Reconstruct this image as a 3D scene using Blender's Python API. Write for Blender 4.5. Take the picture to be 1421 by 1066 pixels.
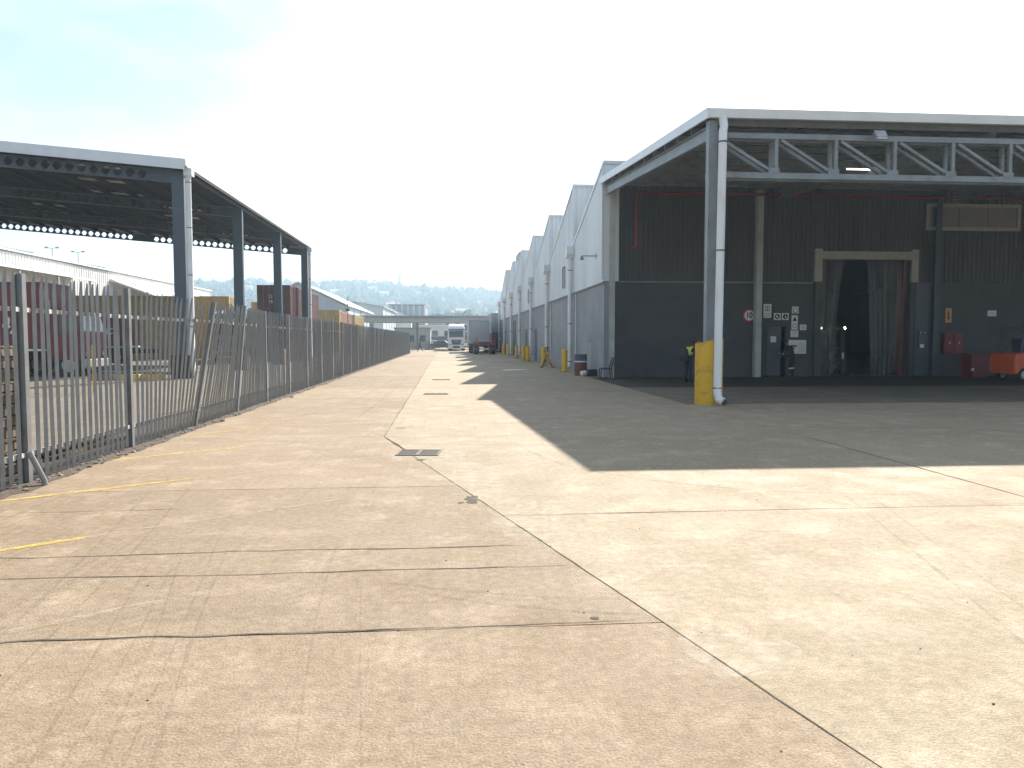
import bpy, bmesh, math, random
from mathutils import Vector, Matrix, noise

random.seed(11)
R = math.radians
PI = math.pi
scene = bpy.context.scene
for o in list(bpy.data.objects):
    bpy.data.objects.remove(o)
COL = scene.collection

# ------------------------------------------------------------------ camera
cam_d = bpy.data.cameras.new('camera')
cam = bpy.data.objects.new('camera', cam_d)
COL.objects.link(cam)
cam_d.sensor_fit = 'HORIZONTAL'
cam_d.sensor_width = 36.0
cam_d.lens = 1050.0 / 1421.0 * 36.0
cam_d.clip_start = 0.05
cam_d.clip_end = 9000
cam.location = (0, 0, 1.68)
cam.rotation_euler = (R(90 - 3.379), 0, R(-4.647))
scene.camera = cam

# ------------------------------------------------------------------ sky + sun
SUN = Vector((0.63, 1.275, 1.0)).normalized()
elev = math.asin(SUN.z)
azim = math.atan2(SUN.x, SUN.y)
world = bpy.data.worlds.new('World')
scene.world = world
world.use_nodes = True
wn, wl = world.node_tree.nodes, world.node_tree.links
wn.clear()
wo = wn.new('ShaderNodeOutputWorld')
wb = wn.new('ShaderNodeBackground')
sky = wn.new('ShaderNodeTexSky')
sky.sky_type = 'NISHITA'
sky.sun_disc = False
sky.sun_elevation = elev
sky.sun_rotation = azim
sky.air_density = 1.0
sky.dust_density = 1.0
sky.ozone_density = 1.0
wb.inputs['Strength'].default_value = 0.066
# thin high cloud, even over the whole dome
tc = wn.new('ShaderNodeTexCoord')
mp = wn.new('ShaderNodeMapping')
mp.inputs['Scale'].default_value = (1.0, 1.0, 2.6)
nz = wn.new('ShaderNodeTexNoise')
nz.inputs['Scale'].default_value = 2.3
nz.inputs['Detail'].default_value = 7
nz.inputs['Roughness'].default_value = 0.55
rp = wn.new('ShaderNodeValToRGB')
rp.color_ramp.elements[0].position = 0.42
rp.color_ramp.elements[0].color = (0, 0, 0, 1)
rp.color_ramp.elements[1].position = 0.72
rp.color_ramp.elements[1].color = (0.7, 0.7, 0.7, 1)
mx = wn.new('ShaderNodeMix')
mx.data_type = 'RGBA'
mx.inputs[7].default_value = (9.0, 9.4, 9.6, 1)
wl.new(tc.outputs['Generated'], mp.inputs['Vector'])
wl.new(mp.outputs['Vector'], nz.inputs['Vector'])
wl.new(nz.outputs['Fac'], rp.inputs['Fac'])
wl.new(rp.outputs['Color'], mx.inputs[0])
wl.new(sky.outputs['Color'], mx.inputs[6])
wl.new(mx.outputs[2], wb.inputs['Color'])
wl.new(wb.outputs['Background'], wo.inputs['Surface'])

sd = bpy.data.lights.new('sun', 'SUN')
sd.energy = 5.0
sd.angle = R(0.53)
sd.color = (1.0, 0.93, 0.82)
so = bpy.data.objects.new('sun', sd)
so.rotation_euler = SUN.to_track_quat('Z', 'Y').to_euler()
so.location = (0, 0, 60)
COL.objects.link(so)

vs = scene.view_settings
vs.view_transform = 'Standard'
vs.look = 'None'
vs.exposure = 1.46
vs.gamma = 1.0
vs.use_curve_mapping = False
scene.render.engine = 'CYCLES'
cy = scene.cycles
cy.max_bounces = 6
cy.diffuse_bounces = 3
cy.glossy_bounces = 2
cy.transmission_bounces = 3
cy.transparent_max_bounces = 10
cy.volume_bounces = 0
cy.use_denoising = True

# ------------------------------------------------------------------ materials
MATS = {}


def mat(name, col, rough=0.6, metal=0.0, var=0.12, scale=3.0, fine=0.05, bump=0.0, bscale=40.0,
        stain=None, stain_amt=0.0, stain_scale=1.2, spec=0.5, stretch=(1, 1, 1), emit=None, alpha=None, trans=0.0):
    """Principled surface whose colour drifts with world-position noise."""
    if name in MATS:
        return MATS[name]
    m = bpy.data.materials.new(name)
    m.use_nodes = True
    n, l = m.node_tree.nodes, m.node_tree.links
    p = n['Principled BSDF']
    p.inputs['Roughness'].default_value = rough
    p.inputs['Metallic'].default_value = metal
    p.inputs['Specular IOR Level'].default_value = spec
    g = n.new('ShaderNodeNewGeometry')
    mpn = n.new('ShaderNodeMapping')
    mpn.inputs['Scale'].default_value = stretch
    l.new(g.outputs['Position'], mpn.inputs['Vector'])
    a = n.new('ShaderNodeTexNoise')
    a.inputs['Scale'].default_value = scale
    a.inputs['Detail'].default_value = 5
    l.new(mpn.outputs['Vector'], a.inputs['Vector'])
    mr = n.new('ShaderNodeMapRange')
    mr.inputs['From Min'].default_value = 0.25
    mr.inputs['From Max'].default_value = 0.75
    mr.inputs['To Min'].default_value = 1 - var
    mr.inputs['To Max'].default_value = 1 + var
    l.new(a.outputs['Fac'], mr.inputs['Value'])
    b = n.new('ShaderNodeTexNoise')
    b.inputs['Scale'].default_value = scale * 14
    b.inputs['Detail'].default_value = 3
    l.new(g.outputs['Position'], b.inputs['Vector'])
    mr2 = n.new('ShaderNodeMapRange')
    mr2.inputs['From Min'].default_value = 0.25
    mr2.inputs['From Max'].default_value = 0.75
    mr2.inputs['To Min'].default_value = 1 - fine
    mr2.inputs['To Max'].default_value = 1 + fine
    l.new(b.outputs['Fac'], mr2.inputs['Value'])
    mu = n.new('ShaderNodeMath')
    mu.operation = 'MULTIPLY'
    l.new(mr.outputs['Result'], mu.inputs[0])
    l.new(mr2.outputs['Result'], mu.inputs[1])
    vm = n.new('ShaderNodeVectorMath')
    vm.operation = 'SCALE'
    vm.inputs[0].default_value = col[:3]
    l.new(mu.outputs['Value'], vm.inputs['Scale'])
    out = vm.outputs['Vector']
    if stain is not None:
        s = n.new('ShaderNodeTexNoise')
        s.inputs['Scale'].default_value = stain_scale
        s.inputs['Detail'].default_value = 8
        s.inputs['Roughness'].default_value = 0.65
        l.new(mpn.outputs['Vector'], s.inputs['Vector'])
        r = n.new('ShaderNodeMapRange')
        r.inputs['From Min'].default_value = 0.5
        r.inputs['From Max'].default_value = 0.72
        r.inputs['To Min'].default_value = 0
        r.inputs['To Max'].default_value = stain_amt
        l.new(s.outputs['Fac'], r.inputs['Value'])
        mi = n.new('ShaderNodeMix')
        mi.data_type = 'RGBA'
        l.new(r.outputs['Result'], mi.inputs[0])
        l.new(out, mi.inputs[6])
        mi.inputs[7].default_value = (*stain[:3], 1)
        out = mi.outputs[2]
    l.new(out, p.inputs['Base Color'])
    if bump:
        c = n.new('ShaderNodeTexNoise')
        c.inputs['Scale'].default_value = bscale
        c.inputs['Detail'].default_value = 4
        l.new(g.outputs['Position'], c.inputs['Vector'])
        bp = n.new('ShaderNodeBump')
        bp.inputs['Strength'].default_value = bump
        bp.inputs['Distance'].default_value = 0.02
        l.new(c.outputs['Fac'], bp.inputs['Height'])
        l.new(bp.outputs['Normal'], p.inputs['Normal'])
    if emit:
        p.inputs['Emission Color'].default_value = (*emit[:3], 1)
        p.inputs['Emission Strength'].default_value = emit[3]
    if alpha is not None:
        p.inputs['Alpha'].default_value = alpha
    if trans:
        p.inputs['Transmission Weight'].default_value = trans
    MATS[name] = m
    return m


def concrete_mat(name, col, brown, tyre=0.0):
    """Worn cast concrete: blotches, aggregate, hairline grime, drag marks along the driving direction."""
    m = bpy.data.materials.new(name)
    m.use_nodes = True
    n, l = m.node_tree.nodes, m.node_tree.links
    p = n['Principled BSDF']
    p.inputs['Specular IOR Level'].default_value = 0.22
    g = n.new('ShaderNodeNewGeometry')
    oi = n.new('ShaderNodeObjectInfo')

    def nse(scale, det=5, rough=0.55, stretch=None):
        t = n.new('ShaderNodeTexNoise')
        t.inputs['Scale'].default_value = scale
        t.inputs['Detail'].default_value = det
        t.inputs['Roughness'].default_value = rough
        if stretch:
            q = n.new('ShaderNodeMapping')
            q.inputs['Scale'].default_value = stretch
            l.new(g.outputs['Position'], q.inputs['Vector'])
            l.new(q.outputs['Vector'], t.inputs['Vector'])
        else:
            l.new(g.outputs['Position'], t.inputs['Vector'])
        return t.outputs['Fac']

    def rng(v, a, b, c, d):
        t = n.new('ShaderNodeMapRange')
        for k, x in zip(('From Min', 'From Max', 'To Min', 'To Max'), (a, b, c, d)):
            t.inputs[k].default_value = x
        l.new(v, t.inputs['Value'])
        return t.outputs['Result']

    def mixc(fac, A, Bc):
        t = n.new('ShaderNodeMix')
        t.data_type = 'RGBA'
        l.new(fac, t.inputs[0])
        if isinstance(A, tuple):
            t.inputs[6].default_value = (*A, 1)
        else:
            l.new(A, t.inputs[6])
        if isinstance(Bc, tuple):
            t.inputs[7].default_value = (*Bc, 1)
        else:
            l.new(Bc, t.inputs[7])
        return t.outputs[2]

    def mul(a, b):
        t = n.new('ShaderNodeMath')
        t.operation = 'MULTIPLY'
        l.new(a, t.inputs[0])
        if isinstance(b, (int, float)):
            t.inputs[1].default_value = b
        else:
            l.new(b, t.inputs[1])
        return t.outputs['Value']

    c = mixc(rng(nse(0.35, 6), 0.35, 0.68, 0, 1), col, brown)
    pale = tuple(min(1, x * 1.28 + 0.02) for x in col)
    c = mixc(rng(nse(1.7, 9, 0.72), 0.50, 0.70, 0, 0.85), c, pale)
    c = mixc(rng(nse(6.5, 9, 0.75), 0.56, 0.70, 0, 0.55), c, tuple(min(1, x * 1.4 + 0.02) for x in col))
    c = mixc(rng(nse(0.9, 8, 0.7, (0.35, 1.6, 1)), 0.54, 0.76, 0, 0.5), c, tuple(x * 0.66 for x in brown))
    if tyre:
        t = mul(rng(nse(5.0, 5, 0.6, (3.2, 0.06, 1)), 0.52, 0.76, 0, tyre), rng(nse(0.45, 3), 0.4, 0.6, 0.1, 1))
        c = mixc(t, c, tuple(x * 0.45 for x in brown))
    # dark pits
    v = n.new('ShaderNodeTexVoronoi')
    v.inputs['Scale'].default_value = 9.0
    l.new(g.outputs['Position'], v.inputs['Vector'])
    c = mixc(mul(rng(v.outputs['Distance'], 0.05, 0.09, 0.75, 0), rng(nse(2.0), 0.5, 0.62, 0, 1)), c, (0.10, 0.085, 0.07))
    sc = mul(rng(nse(85, 5, 0.7), 0.3, 0.7, 0.62, 1.38), rng(nse(16, 4), 0.3, 0.7, 0.84, 1.16))
    sc = mul(sc, rng(oi.outputs['Random'], 0, 1, 0.90, 1.10))
    sv = n.new('ShaderNodeVectorMath')
    sv.operation = 'SCALE'
    l.new(c, sv.inputs[0])
    l.new(sc, sv.inputs['Scale'])
    l.new(sv.outputs['Vector'], p.inputs['Base Color'])
    l.new(rng(nse(1.3, 6), 0.3, 0.7, 0.72, 0.92), p.inputs['Roughness'])
    bp = n.new('ShaderNodeBump')
    bp.inputs['Strength'].default_value = 0.55
    bp.inputs['Distance'].default_value = 0.014
    l.new(nse(60, 5, 0.6), bp.inputs['Height'])
    l.new(bp.outputs['Normal'], p.inputs['Normal'])
    MATS[name] = m
    return m


def paint_mat(name, col, lo, hi, rough=0.6):
    """Road paint worn through in flakes (the gaps are really open)."""
    m = bpy.data.materials.new(name)
    m.use_nodes = True
    n, l = m.node_tree.nodes, m.node_tree.links
    p = n['Principled BSDF']
    p.inputs['Base Color'].default_value = (*col, 1)
    p.inputs['Roughness'].default_value = rough
    g = n.new('ShaderNodeNewGeometry')
    t = n.new('ShaderNodeTexNoise')
    t.inputs['Scale'].default_value = 7
    t.inputs['Detail'].default_value = 9
    t.inputs['Roughness'].default_value = 0.7
    l.new(g.outputs['Position'], t.inputs['Vector'])
    r = n.new('ShaderNodeMapRange')
    r.inputs['From Min'].default_value = lo
    r.inputs['From Max'].default_value = hi
    l.new(t.outputs['Fac'], r.inputs['Value'])
    l.new(r.outputs['Result'], p.inputs['Alpha'])
    MATS[name] = m
    return m


def block_mat(name, col, bw=0.4, bh=0.2):
    """Painted block masonry; shallow mortar relief, blocks only 3-4 px high in the photo."""
    m = mat(name, col, 0.75, var=0.10, scale=0.7, fine=0.05, stain=tuple(x * 0.6 for x in col), stain_amt=0.6, stain_scale=0.8)
    n, l = m.node_tree.nodes, m.node_tree.links
    p = n['Principled BSDF']
    g = n.new('ShaderNodeNewGeometry')
    s = n.new('ShaderNodeSeparateXYZ')
    l.new(g.outputs['Position'], s.inputs[0])
    a = n.new('ShaderNodeMath')
    a.operation = 'ADD'
    l.new(s.outputs['X'], a.inputs[0])
    l.new(s.outputs['Y'], a.inputs[1])
    cb = n.new('ShaderNodeCombineXYZ')
    l.new(a.outputs[0], cb.inputs['X'])
    l.new(s.outputs['Z'], cb.inputs['Y'])
    br = n.new('ShaderNodeTexBrick')
    br.inputs['Scale'].default_value = 1
    br.inputs['Mortar Size'].default_value = 0.012
    br.inputs['Brick Width'].default_value = bw
    br.inputs['Row Height'].default_value = bh
    l.new(cb.outputs[0], br.inputs['Vector'])
    bp = n.new('ShaderNodeBump')
    bp.invert = True
    bp.inputs['Strength'].default_value = 0.6
    bp.inputs['Distance'].default_value = 0.01
    l.new(br.outputs['Fac'], bp.inputs['Height'])
    l.new(bp.outputs['Normal'], p.inputs['Normal'])
    return m


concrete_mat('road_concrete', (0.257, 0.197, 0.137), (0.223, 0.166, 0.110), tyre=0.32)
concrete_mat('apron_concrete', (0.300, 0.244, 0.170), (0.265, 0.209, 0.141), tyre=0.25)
concrete_mat('canopy_shade_concrete', (0.192, 0.158, 0.116), (0.160, 0.130, 0.094), tyre=0.5)  # apron concrete with the canopy's shade put into its colour
concrete_mat('dock_shade_concrete', (0.069, 0.059, 0.047), (0.054, 0.046, 0.036), tyre=0.5)  # deeper shade towards the dock wall, painted into the concrete colour
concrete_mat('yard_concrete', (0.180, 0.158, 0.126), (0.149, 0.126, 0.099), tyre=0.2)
M = MATS
mat('earth', (0.16, 0.13, 0.10), 0.95, var=0.3, scale=1.5)
mat('joint', (0.075, 0.063, 0.05), 0.95, var=0.3, spec=0.1)
mat('bitumen', (0.105, 0.092, 0.078), 0.95, var=0.3, scale=6, stain=(0.22, 0.175, 0.125), stain_amt=0.8, stain_scale=9, spec=0.08)
paint_mat('yellow_line', (0.66, 0.46, 0.07), 0.34, 0.66)
paint_mat('old_line', (0.50, 0.42, 0.30), 0.44, 0.92)
paint_mat('tyre_rubber', (0.07, 0.055, 0.045), 0.28, 2.8, 0.9)
paint_mat('cement_smear', (0.52, 0.46, 0.36), 0.42, 0.85, 0.8)
paint_mat('white_line', (0.75, 0.74, 0.70), 0.38, 0.52)
mat('galv', (0.245, 0.25, 0.252), 0.5, 0.45, var=0.12, scale=5, fine=0.1, stain=(0.22, 0.16, 0.11), stain_amt=0.35, stain_scale=3)
mat('galv_post', (0.21, 0.218, 0.225), 0.5, 0.4, var=0.14, scale=4, stain=(0.17, 0.11, 0.07), stain_amt=0.5, stain_scale=2.5)
mat('rail_zinc', (0.50, 0.49, 0.47), 0.5, 0.1, var=0.12, scale=4)
mat('pane_brown', (0.24, 0.215, 0.185), 0.5, var=0.1)
mat('steel_blue', (0.06, 0.077, 0.096), 0.5, 0.1, var=0.1, scale=2)
mat('steel_grey', (0.21, 0.235, 0.248), 0.5, 0.15, var=0.16, scale=2, fine=0.1, stain=(0.15, 0.10, 0.07), stain_amt=0.55, stain_scale=2.2)
mat('column_grey', (0.42, 0.44, 0.41), 0.55, var=0.12, scale=2, stain=(0.2, 0.16, 0.12), stain_amt=0.4)
mat('fascia_white', (0.66, 0.68, 0.70), 0.4, 0.1, var=0.06, scale=2, stretch=(1, 1, 0.3))
mat('white_pipe', (0.70, 0.71, 0.70), 0.42, var=0.07, scale=3, stain=(0.42, 0.38, 0.32), stain_amt=0.5, stain_scale=2, stretch=(1, 1, 0.25))
mat('pipe_strap', (0.10, 0.10, 0.10), 0.6)
mat('clad_light', (0.72, 0.76, 0.78), 0.45, 0.05, var=0.07, scale=0.8, stain=(0.42, 0.42, 0.40), stain_amt=0.35, stain_scale=0.7, stretch=(1, 1, 0.2))
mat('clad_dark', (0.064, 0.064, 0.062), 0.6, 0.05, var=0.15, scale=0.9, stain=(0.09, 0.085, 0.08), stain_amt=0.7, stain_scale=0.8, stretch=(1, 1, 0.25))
mat('roof_sheet', (0.36, 0.36, 0.36), 0.5, 0.3, var=0.12, scale=0.5)
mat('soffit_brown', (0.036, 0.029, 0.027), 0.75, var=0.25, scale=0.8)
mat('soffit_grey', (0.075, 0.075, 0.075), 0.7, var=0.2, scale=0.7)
mat('skylight', (0.75, 0.72, 0.60), 0.5, var=0.1, trans=0.35)
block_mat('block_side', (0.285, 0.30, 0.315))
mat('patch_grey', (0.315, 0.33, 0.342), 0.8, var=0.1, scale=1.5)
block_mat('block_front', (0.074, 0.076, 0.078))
mat('cream', (0.40, 0.385, 0.32), 0.55, var=0.1)
mat('dark_steel', (0.045, 0.05, 0.055), 0.5, 0.2, var=0.2)
mat('door_blue', (0.075, 0.09, 0.11), 0.5, var=0.12)
mat('pvc', (0.07, 0.07, 0.07), 0.3, var=0.3, scale=2, alpha=0.55, stretch=(3, 1, 0.3))
mat('pvc_red', (0.09, 0.014, 0.010), 0.3, var=0.2, alpha=0.85)
mat('yellow', (0.72, 0.42, 0.015), 0.5, var=0.14, scale=3, fine=0.08, stain=(0.33, 0.20, 0.05), stain_amt=0.55, stain_scale=4)
mat('yellow_guard', (0.70, 0.40, 0.015), 0.5, var=0.14, scale=3, fine=0.1, stain=(0.13, 0.09, 0.04), stain_amt=0.75, stain_scale=3.0, stretch=(1, 1, 2.5))
mat('red_pipe', (0.26, 0.02, 0.02), 0.45, var=0.15)
mat('red_box', (0.17, 0.008, 0.008), 0.45, var=0.15)
mat('sign_white', (0.72, 0.72, 0.70), 0.5, var=0.05)
mat('sign_black', (0.02, 0.02, 0.02), 0.6)
mat('sign_red', (0.55, 0.03, 0.03), 0.5)
mat('sign_orange', (0.60, 0.30, 0.10), 0.5)
mat('rubber', (0.025, 0.025, 0.026), 0.85, var=0.2)
mat('rim', (0.35, 0.35, 0.36), 0.45, 0.4)
mat('glass', (0.04, 0.05, 0.06), 0.08, spec=0.7, var=0.1)
mat('flatbed_red', (0.13, 0.028, 0.018), 0.6, var=0.3, stain=(0.07, 0.04, 0.03), stain_amt=0.7, stain_scale=2)
mat('truck_red', (0.15, 0.016, 0.022), 0.42, var=0.1, stain=(0.2, 0.06, 0.05), stain_amt=0.3)
mat('truck_white', (0.72, 0.73, 0.74), 0.35, var=0.05)
mat('truck_blue', (0.16, 0.27, 0.36), 0.4, var=0.08)
mat('chassis', (0.035, 0.033, 0.032), 0.7, var=0.3)
mat('tarp_grey', (0.34, 0.36, 0.37), 0.7, var=0.1)
mat('orange', (0.62, 0.085, 0.012), 0.45, var=0.1)
mat('black_plastic', (0.025, 0.027, 0.03), 0.5)
mat('blue_plastic', (0.03, 0.05, 0.10), 0.5)
mat('drum_brown', (0.16, 0.05, 0.035), 0.65, var=0.3, stain=(0.10, 0.06, 0.04), stain_amt=0.7, stain_scale=4)
mat('drum_blue', (0.06, 0.09, 0.13), 0.6, var=0.2)
mat('wood', (0.17, 0.12, 0.075), 0.8, var=0.25, scale=6, stain=(0.14, 0.10, 0.07), stain_amt=0.7, stain_scale=3)
mat('tan', (0.38, 0.265, 0.10), 0.55, var=0.12, stain=(0.22, 0.12, 0.06), stain_amt=0.5)
mat('maroon', (0.12, 0.035, 0.032), 0.55, var=0.15, stain=(0.12, 0.05, 0.04), stain_amt=0.5)
mat('brown_cont', (0.34, 0.14, 0.07), 0.55, var=0.15)
mat('grey_cont', (0.36, 0.37, 0.38), 0.55, var=0.12, stain=(0.2, 0.16, 0.13), stain_amt=0.4)
mat('shed_cream', (0.66, 0.64, 0.59), 0.6, var=0.08, scale=0.4, stretch=(1, 1, 0.2))
mat('shed_white', (0.78, 0.78, 0.76), 0.5, var=0.05, scale=0.4)
mat('shed_blue', (0.42, 0.47, 0.50), 0.6, var=0.07, scale=0.4)
mat('shed_grey', (0.30, 0.32, 0.33), 0.6, var=0.1, scale=0.4)
mat('canopy_green', (0.20, 0.25, 0.26), 0.6, var=0.1)
mat('canopy_soffit', (0.42, 0.41, 0.38), 0.7, var=0.1)
mat('leaf', (0.06, 0.085, 0.035), 0.7, var=0.4, scale=0.6)
mat('leaf_hill', (0.05, 0.068, 0.042), 0.95, spec=0.1, var=0.22, scale=0.03)
mat('hill_ground', (0.09, 0.095, 0.06), 0.95, var=0.35, scale=0.02)
mat('bark', (0.10, 0.08, 0.06), 0.9, var=0.3)
mat('house_wall', (0.66, 0.62, 0.55), 0.8, var=0.2, scale=0.02)
mat('house_roof', (0.40, 0.25, 0.20), 0.8, var=0.3, scale=0.02)
mat('skin', (0.10, 0.055, 0.035), 0.55)
mat('cloth_dark', (0.018, 0.02, 0.026), 0.85, var=0.3, scale=8)
mat('cloth_navy', (0.025, 0.03, 0.05), 0.85, var=0.3, scale=8)
mat('hivis', (0.62, 0.75, 0.03), 0.6, var=0.1)
mat('hivis_orange', (0.85, 0.22, 0.03), 0.6, var=0.1)
mat('reflective', (0.72, 0.62, 0.55), 0.35)
mat('hair', (0.012, 0.010, 0.009), 0.8)
mat('lamp_lit', (0.9, 0.9, 0.85), 0.4, emit=(1.0, 0.95, 0.85, 3.0))
mat('headlamp_lit', (0.9, 0.85, 0.7), 0.4, emit=(1.0, 0.85, 0.55, 14.0))
mat('lens', (0.60, 0.62, 0.62), 0.15, spec=0.8)
mat('tail_red', (0.55, 0.02, 0.015), 0.25)
mat('dirt', (0.075, 0.055, 0.04), 0.95, var=0.4, scale=9, bump=0.6)
mat('stone', (0.17, 0.145, 0.115), 0.9, var=0.4, scale=20)
mat('iron', (0.07, 0.07, 0.07), 0.55, 0.5, var=0.3, scale=9)


# ------------------------------------------------------------------ mesh helpers
def V(*a):
    return Vector(a)


class MB:
    """collects geometry, then links it as ONE mesh object"""

    def __init__(self, o=(0, 0, 0)):
        self.v, self.f, self.m, self.o = [], [], [], Vector(o)
        self.cur = 0

    def add(self, vs, fs):
        b = len(self.v)
        self.v += [Vector(p) for p in vs]
        self.f += [tuple(i + b for i in q) for q in fs]
        self.m += [self.cur] * len(fs)
        return self

    def box(self, c, s, rot=None):
        hx, hy, hz = s[0] / 2, s[1] / 2, s[2] / 2
        pts = [Vector((x, y, z)) for z in (-hz, hz) for y in (-hy, hy) for x in (-hx, hx)]
        if rot is not None:
            pts = [rot @ p for p in pts]
        c = Vector(c)
        return self.add([p + c for p in pts],
                        [(0, 2, 3, 1), (4, 5, 7, 6), (0, 1, 5, 4), (2, 6, 7, 3), (0, 4, 6, 2), (1, 3, 7, 5)])

    def bb(self, x0, x1, y0, y1, z0, z1):
        return self.box(((x0 + x1) / 2, (y0 + y1) / 2, (z0 + z1) / 2), (x1 - x0, y1 - y0, z1 - z0))

    def bar(self, a, b, w, h, up=(0, 0, 1)):
        a, b = Vector(a), Vector(b)
        d = b - a
        L = d.length
        d.normalize()
        up = Vector(up)
        s = d.cross(up)
        if s.length < 1e-4:
            s = d.cross(Vector((1, 0, 0)))
        s.normalize()
        u = s.cross(d)
        rot = Matrix((s, d, u)).transposed()
        return self.box((a + b) / 2, (w, L, h), rot)

    def tube(self, pts, r, n=10, caps=True):
        pts = [Vector(p) for p in pts]
        rs = r if isinstance(r, (list, tuple)) else [r] * len(pts)
        rings, prev = [], None
        for i, p in enumerate(pts):
            if i == 0:
                d = pts[1] - p
            elif i == len(pts) - 1:
                d = p - pts[i - 1]
            else:
                d = (pts[i + 1] - p).normalized() + (p - pts[i - 1]).normalized()
            d.normalize()
            if prev is None:
                x = d.orthogonal().normalized()
            else:
                x = (prev - d * prev.dot(d)).normalized()
            prev = x
            y = d.cross(x)
            rings.append([p + (x * math.cos(2 * PI * k / n) + y * math.sin(2 * PI * k / n)) * rs[i] for k in range(n)])
        vs = [q for ring in rings for q in ring]
        fs = []
        for i in range(len(rings) - 1):
            for k in range(n):
                a, b = i * n + k, i * n + (k + 1) % n
                fs.append((a, b, b + n, a + n))
        if caps:
            fs.append(tuple(range(n - 1, -1, -1)))
            e = (len(rings) - 1) * n
            fs.append(tuple(e + k for k in range(n)))
        return self.add(vs, fs)

    def lathe(self, prof, c=(0, 0, 0), n=20, axis='Z'):
        c = Vector(c)
        vs, fs = [], []
        for (r, z) in prof:
            for k in range(n):
                a = 2 * PI * k / n
                p = (r * math.cos(a), r * math.sin(a), z)
                if axis == 'Y':
                    p = (p[0], p[2], p[1])
                elif axis == 'X':
                    p = (p[2], p[0], p[1])
                vs.append(Vector(p) + c)
        for i in range(len(prof) - 1):
            for k in range(n):
                a, b = i * n + k, i * n + (k + 1) % n
                fs.append((a, b, b + n, a + n))
        fs.append(tuple(range(n - 1, -1, -1)))
        e = (len(prof) - 1) * n
        fs.append(tuple(e + k for k in range(n)))
        return self.add(vs, fs)

    def prism(self, poly, a, b, axis='Y'):
        """poly: 2-D outline; extruded from a to b along axis"""
        n = len(poly)

        def P(u, w, t):
            return {'Y': (u, t, w), 'X': (t, u, w), 'Z': (u, w, t)}[axis]
        vs = [P(u, w, a) for u, w in poly] + [P(u, w, b) for u, w in poly]
        fs = [tuple(range(n)), tuple(range(2 * n - 1, n - 1, -1))]
        for i in range(n):
            j = (i + 1) % n
            fs.append((j, i, i + n, j + n))
        return self.add(vs, fs)

    def build(self, name, m, parent=None, smooth=False, bevel=0.0, normals=True):
        me = bpy.data.meshes.new(name)
        me.from_pydata([p - self.o for p in self.v], [], self.f)
        ms = m if isinstance(m, (list, tuple)) else [m]
        for q in ms:
            me.materials.append(MATS[q])
        if len(ms) > 1:
            me.polygons.foreach_set('material_index', self.m)
        if normals:
            b = bmesh.new()
            b.from_mesh(me)
            bmesh.ops.recalc_face_normals(b, faces=b.faces)
            b.to_mesh(me)
            b.free()
        if smooth:
            for p in me.polygons:
                p.use_smooth = True
            me.set_sharp_from_angle(angle=R(38))
        o = bpy.data.objects.new(name, me)
        COL.objects.link(o)
        if parent is not None:
            o.parent = parent
        if bevel:
            bv = o.modifiers.new('bevel', 'BEVEL')
            bv.width = bevel
            bv.segments = 2
            bv.limit_method = 'ANGLE'
        return o


def tag(o, label=None, cat=None, group=None, kind=None):
    if label:
        o['label'] = label
    if cat:
        o['category'] = cat
    if group:
        o['group'] = group
    if kind:
        o['kind'] = kind
    return o


def thing(name, label, cat, loc=(0, 0, 0), rotz=0.0, group=None):
    o = bpy.data.objects.new(name, None)
    o.empty_display_size = 0.3
    COL.objects.link(o)
    o.location = loc
    o.rotation_euler = (0, 0, rotz)
    return tag(o, label, cat, group)


def inst(src, parent, loc=(0, 0, 0), rot=(0, 0, 0), scale=None, name=None):
    """a new object sharing src's mesh"""
    c = bpy.data.objects.new(name or src.name.split('.')[0], src.data)
    COL.objects.link(c)
    c.parent = parent
    c.location = loc
    c.rotation_euler = rot
    if scale:
        c.scale = scale
    return c


def copy_tree(o, parent=None):
    c = o.copy()
    COL.objects.link(c)
    c.parent = parent
    for ch in list(o.children):
        copy_tree(ch, c)
    return c


def text_mesh(body, size, name, m, parent, loc, rot, depth=0.004, shear=0.0, bold=0.0, sx=1.0):
    cu = bpy.data.curves.new(name + '_curve', 'FONT')
    cu.body = body
    cu.size = size
    cu.align_x = 'CENTER'
    cu.align_y = 'CENTER'
    cu.extrude = depth
    cu.shear = shear
    cu.offset = bold
    cu.resolution_u = 4
    t = bpy.data.objects.new(name + '_tmp', cu)
    COL.objects.link(t)
    dg = bpy.context.evaluated_depsgraph_get()
    me = bpy.data.meshes.new_from_object(t.evaluated_get(dg))
    bpy.data.objects.remove(t)
    me.materials.clear()
    me.materials.append(MATS[m])
    o = bpy.data.objects.new(name, me)
    COL.objects.link(o)
    o.parent = parent
    o.location = loc
    o.rotation_euler = rot
    o.scale = (sx, 1, 1)
    return o


def corr(L, pitch, d):
    """trapezoid sheet profile: (along, depth) pairs"""
    out, k = [], 0
    n = max(1, int(round(L / pitch)))
    p = L / n
    for k in range(n):
        u = k * p
        out += [(u, 0), (u + 0.50 * p, 0), (u + 0.60 * p, d), (u + 0.90 * p, d)]
    out.append((L, 0))
    return out


def sheet(mb, prof, place, lo, hi):
    """ribbed sheet: place(u, d, w) -> point, lo(u)/hi(u) give its two ends"""
    vs, fs = [], []
    for u, d in prof:
        vs += [place(u, d, lo(u)), place(u, d, hi(u))]
    for i in range(len(prof) - 1):
        a = 2 * i
        fs.append((a, a + 2, a + 3, a + 1))
    mb.add(vs, fs)
    return mb


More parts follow.
